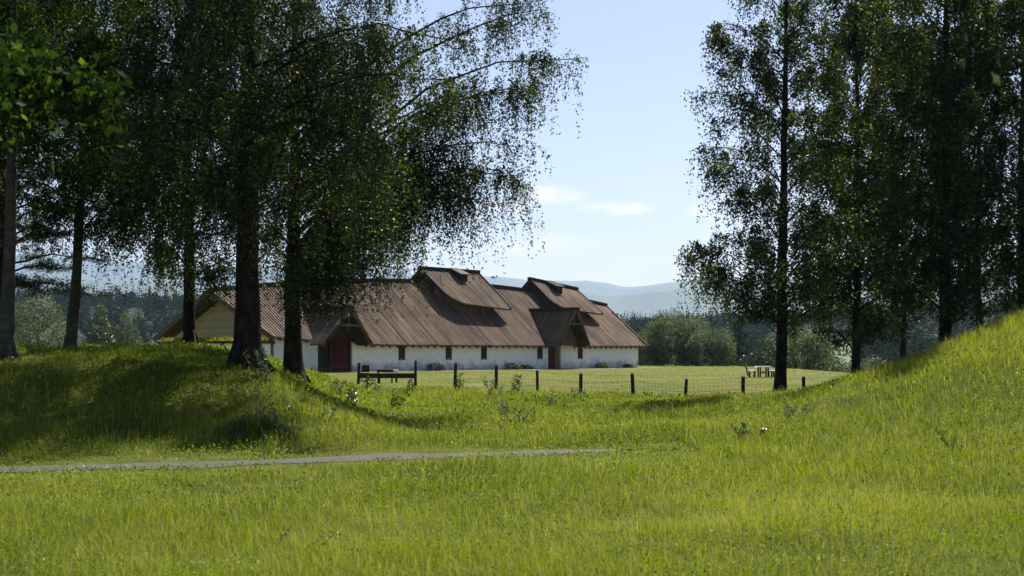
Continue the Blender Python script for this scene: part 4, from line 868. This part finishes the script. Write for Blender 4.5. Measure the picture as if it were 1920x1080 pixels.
X, Y = at(722, 78.8), 78.8; o = empty('picnic_table', (X, Y, tz(X, Y)), R(4), 'small table with red top and white edge behind the left fence rail', 'table')
mb = MB(); mb.box(-.45, .45, -.35, .35, .60, .76); mb.build('table_top', M['red_wood'], o)
mb = MB(); mb.box(-.1, .62, -.38, -.36, .50, .60); mb.box(.46, .7, -.3, .3, .48, .74); mb.build('apron', M['white_paint'], o)
for sx in (-.38, .38):
    for sy in (-.28, .28): mb = MB(); mb.box(sx-.04, sx+.04, sy-.04, sy+.04, -.08, .60); mb.build('leg', M['dark_wood'], o)
X, Y = at(683, 84.), 84.; o = empty('garden_chair', (X, Y, tz(X, Y)), R(200), 'dark green chair beside the left end of the fence rail', 'chair')
mb = MB(); mb.box(-.25, .25, -.25, .25, .42, .46); mb.build('seat', M['post'], o)
mb = MB(); mb.box8([(-.25, .22, .5), (.25, .22, .5), (.25, .26, .5), (-.25, .26, .5), (-.22, .32, .92), (.22, .32, .92), (.22, .36, .92), (-.22, .36, .92)]); mb.build('backrest', M['post'], o)
for sx in (-.22, .22):
    for sy in (-.22, .22): mb = MB(); mb.box(sx-.025, sx+.025, sy-.025, sy+.025, -.05, .42); mb.build('leg', M['post'], o)

# ------------------------------------------------------------------ grass
def fbm(X, Y, seed, f0=.25, octs=6):
    r = np.random.default_rng(seed); out = 0*X; amp = 1.
    for k in range(octs):
        for _ in range(3):
            a = r.uniform(0, 6.28); f = f0*(1.9**k)*r.uniform(.8, 1.25); out = out+amp*np.sin((X*math.cos(a)+Y*math.sin(a))*f+r.uniform(0, 6.28)+1.5*np.sin((X*math.sin(a)-Y*math.cos(a))*f*.7))
        amp *= .8
    return out/3.6
def grass(name, label, n, seed, y0, y1, power, hmin, hmax, wpx, filt, margin=.50, tshift=0.):
    rng = np.random.default_rng(seed); u_ = rng.random(n); e = 2-power
    Y = (y0**e+(y1**e-y0**e)*u_)**(1/e); X = rng.uniform(-margin, margin, n)*(Y+2.5)
    k = filt(X, Y, rng); X, Y = X[k], Y[k]; n = len(X)
    patch = np.clip(fbm(X, Y, 5), -1.8, 1.8); tone = np.clip(fbm(X, Y, 8, .4), -2, 2); fray = fbm(X, Y, 12, 1.6); H = (hmin+(hmax-hmin)*rng.random(n)**1.3)*(1+.34*patch)
    crest = sst(terrain(X, Y), .8, 1.7); H *= (1-.30*crest*(X < 0)+.35*crest*(X > 4)*(fray > -.2))
    dp = np.abs(Y-path_y_at(X)); H *= np.where(X < 3.2, .20+.80*sst(dp, .9, 3.4), 1)
    st = rng.random(n) < .13; H[st] *= 1.5
    Wd = np.maximum(.0035, wpx*Y/1422*rng.uniform(.6, 1.3, n)); Wd[st] *= .6
    Z = terrain(X, Y)-.02; B = np.stack([X, Y, Z], 1); a = rng.uniform(0, 6.28, n); side = np.stack([np.cos(a), np.sin(a), 0*a], 1); lean_ = np.stack([-np.sin(a), np.cos(a), 0*a], 1)*rng.normal(0, .9, (n, 1))
    lean_[:, 0] += .10*np.sin(X*.6+Y*.4); Hc = H[:, None]; up = np.array([0, 0, 1.]); w_ = side*Wd[:, None]/2
    P0 = B; P1 = B+up*Hc*.55+lean_*Hc*.30; P2 = B+up*Hc*(1-.18*np.abs(lean_).sum(1))[:, None]+lean_*Hc*.95
    V = np.stack([P0-w_, P0+w_, P1+w_*.8, P1-w_*.8, P2+w_*.12, P2-w_*.12], 1).reshape(-1, 3); I = np.arange(n)*6
    Q = np.stack([np.stack([I, I+1, I+2, I+3], 1), np.stack([I+3, I+2, I+4, I+5], 1)], 1).reshape(-1, 4)
    t = .42+.26*tone+rng.normal(0, .17, n)+tshift; t = np.clip(t, 0, .86); t[st] = rng.uniform(.88, 1, st.sum()); dry = rng.random(n) < .02+.05*np.clip(fray, 0, 2); t[dry] = rng.uniform(.85, 1, dry.sum())
    o = link(name, quadmesh(name, V, Q, [M['grass']], None, np.repeat(t, 2))); tag(o, label, 'grass', kind='stuff')
def meadow(X, Y, rng):
    dp = np.abs(Y-path_y_at(X)); w = .56*np.clip((2.6-X)/2.0, 0, 1)+.10*np.sin(X*2.1)+.06*np.sin(X*5.3)
    w = w*.95+.22*fbm(X, Y, 15, 1.1)*(.4+.3*(X > -1)); onpath = (dp < w) & (X < 2.6); keep = ~onpath | (rng.random(len(X)) < .05+.5*np.clip(dp/np.maximum(w, .05)-.6, 0, 1))
    px = 960+X/Y*F; return keep & (Y < fence_y_at(px)+rng.normal(0, .5, len(X)))
grass('meadow_grass', 'tall green and yellow meadow grass with seed stalks over foreground and mounds', 1150000, 1, 5.5, 72, 1.35, .06, .235, .42, meadow)
# low broad-leaved herbs growing between the blades
rng = np.random.default_rng(44); n = 340000; u_ = rng.random(n); Y = (5.5**.6+(60**.6-5.5**.6)*u_)**(1/.6); X = rng.uniform(-.5, .5, n)*(Y+2.5)
k = meadow(X, Y, rng) & (fbm(X, Y, 31, .9)+rng.normal(0, .5, n) > .15); X, Y = X[k], Y[k]; n = len(X)
C = np.stack([X, Y, terrain(X, Y)+rng.uniform(.02, .17, n)*np.where(X < 3.2, .3+.7*sst(np.abs(Y-path_y_at(X)), .7, 2.2), 1)], 1)
V1, Q1 = leaf_quads(C, np.maximum(.022, .0017*Y), rng, droop=0, aspect=.7, nbias=np.tile([0., 0., 1.], (n, 1))); t = np.clip(.45+.25*fbm(X, Y, 35, .7)+rng.normal(0, .2, n), 0, 1)
tag(link('clover', quadmesh('clover', V1, Q1, [M['herb']], None, t)), 'low clover and mixed herbs between the meadow grass', 'clover', kind='stuff')
def lawn(X, Y, rng):
    px = 960+X/Y*F; e = np.interp(px, [-800, 300, 1150, 1250, 1400, 1600, 2600], [70, 112, 112, 165, 150, 104, 90]); return (Y > fence_y_at(px)) & (Y < e)
grass('lawn_grass', 'short dry yellow-green lawn grass around the hall', 60000, 2, 46, 165, 1.5, .03, .10, .9, lawn, tshift=.25)
# sedum cushion on the annex roof
rng = np.random.default_rng(9); C = np.stack([rng.uniform(-2.35, .6, 5000), rng.uniform(-5.2, 5.1, 5000), rng.uniform(2.42, 2.78, 5000)], 1); C[:, 2] = 2.42+(C[:, 2]-2.42)*(.5+.5*np.sin(C[:, 1]*2.3)**2)
V1, Q1 = leaf_quads(C, .13, rng, droop=0); o = link('sedum', quadmesh('sedum', V1, Q1, [M['sedum']], None, rng.random(len(Q1))), an); o['kind'] = 'stuff'

# ------------------------------------------------------------------ taller weeds and saplings in the meadow
def weed(label, px, Y, h, n_stem, leafsize, mat, seed, spread=.25, name='meadow_weed', cat='weed', group=None, flowers=0):
    rng = np.random.default_rng(seed); X = at(px, Y); root = empty(name, (X, Y, tz(X, Y)), 0, label, cat, group); mb = MB(); C = []; fl = []
    for k in range(n_stem):
        b = rng.normal(0, spread*.5, 2); tip = b+rng.normal(0, spread*.7, 2); hh = h*rng.uniform(.6, 1.1); mb.tube([(b[0], b[1], -.05), ((b[0]+tip[0])/2, (b[1]+tip[1])/2, hh*.5), (tip[0], tip[1], hh)], [.007, .006, .003], n=4)
        m = int(hh/leafsize*7.0)+6; t = rng.uniform(.1, 1, (m, 1)); P = np.concatenate([b+(tip-b)*t, hh*t], 1)+rng.normal(0, leafsize*.7, (m, 3))*np.array([1, 1, .4]); C.append(P)
        for _ in range(flowers): fl.append(np.array([tip[0], tip[1], hh])+rng.normal(0, .05, 3))
    mb.build('stem', M['twig'], root); C = np.concatenate(C); V1, Q1 = leaf_quads(C, leafsize, rng, droop=.1, aspect=.55); link('leaves', quadmesh('leaves', V1, Q1, [M[mat]], None, rng.random(len(Q1))), root)
    if flowers: V1, Q1 = leaf_quads(np.array(fl), .035, rng, droop=0, aspect=.9); link('flowers', quadmesh('flowers', V1, Q1, [M['seed']], None, rng.random(len(Q1))), root)
wl_ = [(765, 57, .95, 3, .10, 'broad_leaf', 'dark leafy sapling in front of the second fence post from the rail', 0), (862, 56, .75, 3, .10, 'broad_leaf', 'small dark sapling beside the third fence post', 0), (922, 50, .75, 3, .10, 'willow_leaf', 'pale-leaved weed just below the fence left of centre', 1), (965, 52, .9, 3, .10, 'broad_leaf', 'sapling leaning on the fence post left of the window with brown shutter', 0),
       (1030, 44, .6, 4, .09, 'willow_leaf', 'whitish weed in the meadow below the right porch', 1), (1092, 47, .55, 3, .09, 'willow_leaf', 'pale weed at the foot of the fence post below the right porch', 1), (628, 40, .5, 4, .10, 'willow_leaf', 'white-leaved weed at the right foot of the left mound', 1), (590, 27, .4, 3, .07, 'willow_leaf', 'low weed with white petals right of the dark reed clump', 2),
       (700, 56, .8, 4, .11, 'willow_leaf', 'bushy pale weed under the fence rail', 1), (742, 41, .55, 4, .09, 'broad_leaf', 'dark leafy weed in the middle of the bank below the rail', 0), (688, 62, .9, 4, .12, 'broad_leaf', 'dark weed clump at the first fence post of the rail', 0), (850, 30, .45, 4, .07, 'young_leaf', 'light green weed in the sunny bank above the path', 0), (984, 33, .45, 5, .07, 'willow_leaf', 'greyish weed patch on the bank above the path, centre', 0),
       (510, 26, .45, 6, .07, 'willow_leaf', 'grey leafy weed clump at the shadow edge above the path', 0), (540, 25.2, .4, 6, .07, 'willow_leaf', 'low grey weeds right beside the path below the shadow edge', 0), (1400, 26, .4, 5, .07, 'young_leaf', 'yellow-green weed patch on the lower right mound', 0), (1795, 22, .4, 4, .05, 'young_leaf', 'bright fern-like weed high on the right mound', 0), (535, 12.4, .2, 3, .035, 'young_leaf', 'lime green sprig of broad leaves in the foreground', 0),
       (960, 36, .4, 5, .08, 'willow_leaf', 'silvery low weed on the bank below the fence, centre', 0), (1480, 30, .4, 5, .07, 'willow_leaf', 'greyish weed on the slope below the tall fence birch', 0), (500, 30, .75, 5, .08, 'willow_leaf', 'pale weed at the right root of the thick dark birch', 1), (655, 36, .45, 4, .08, 'young_leaf', 'yellow-green weed on the bank above the white-petalled weed', 0)]
for i, (px, Y, h, ns, ls, mt, lb, fl) in enumerate(wl_): weed(lb, px, Y, h*.9, ns, ls*.8, mt, 400+i, spread=.22 if Y > 35 else .3, flowers=fl)
# reedy clump on the edge of the shaded slope
rng = np.random.default_rng(77); X0, Y0 = at(478, 25.0), 25.0; n = 800; root = empty('reed_clump', (X0, Y0, tz(X0, Y0)), 0, 'clump of broad dark reedy blades on the slope beside the shadow edge', 'reed clump')
bx = rng.normal(0, .42, n); by = rng.normal(0, .45, n); bz = terrain(bx+X0, by+Y0)-tz(X0, Y0); h_ = rng.uniform(.22, .55, n)*np.exp(-(bx/.75)**2-(by/.9)**2); a = rng.uniform(0, 6.28, n); ln = rng.uniform(.15, 1.1, n); w_ = .009
d = np.stack([np.cos(a), np.sin(a), 0*a], 1); sd = np.stack([-np.sin(a), np.cos(a), 0*a], 1)*w_; B = np.stack([bx, by, bz-.03], 1); P1 = B+d*(ln*h_*.35)[:, None]+np.array([0, 0, 1])*(h_*.75)[:, None]; P2 = B+d*(ln*h_*1.1)[:, None]+np.array([0, 0, 1])*(h_*.9)[:, None]
V = np.stack([B-sd, B+sd, P1+sd*.9, P1-sd*.9, P2+sd*.1, P2-sd*.1], 1).reshape(-1, 3); I = np.arange(n)*6; Q = np.stack([np.stack([I, I+1, I+2, I+3], 1), np.stack([I+3, I+2, I+4, I+5], 1)], 1).reshape(-1, 4)
o = link('blades', quadmesh('blades', V, Q, [M['reed']], None, np.repeat(rng.random(n), 2)), root); o['kind'] = 'stuff'

# ------------------------------------------------------------------ haze
hm, hn, hl = new_mat('haze_air'); ho = hn.new('ShaderNodeOutputMaterial'); hv = hn.new('ShaderNodeVolumePrincipled'); hv.inputs['Density'].default_value = .47e-4; hv.inputs['Color'].default_value = (.55, .75, 1, 1); hv.inputs['Anisotropy'].default_value = .1
hl.new(hv.outputs[0], ho.inputs['Volume'])
mb = MB(); mb.box(-8400, 8400, -14, 15700, -45, 1080); hz = mb.build('haze', hm); tag(hz, 'pale blue summer haze over the distant hills', 'haze', kind='stuff')
print('LEAVES', sum(n for _, n in NLEAF), NLEAF)
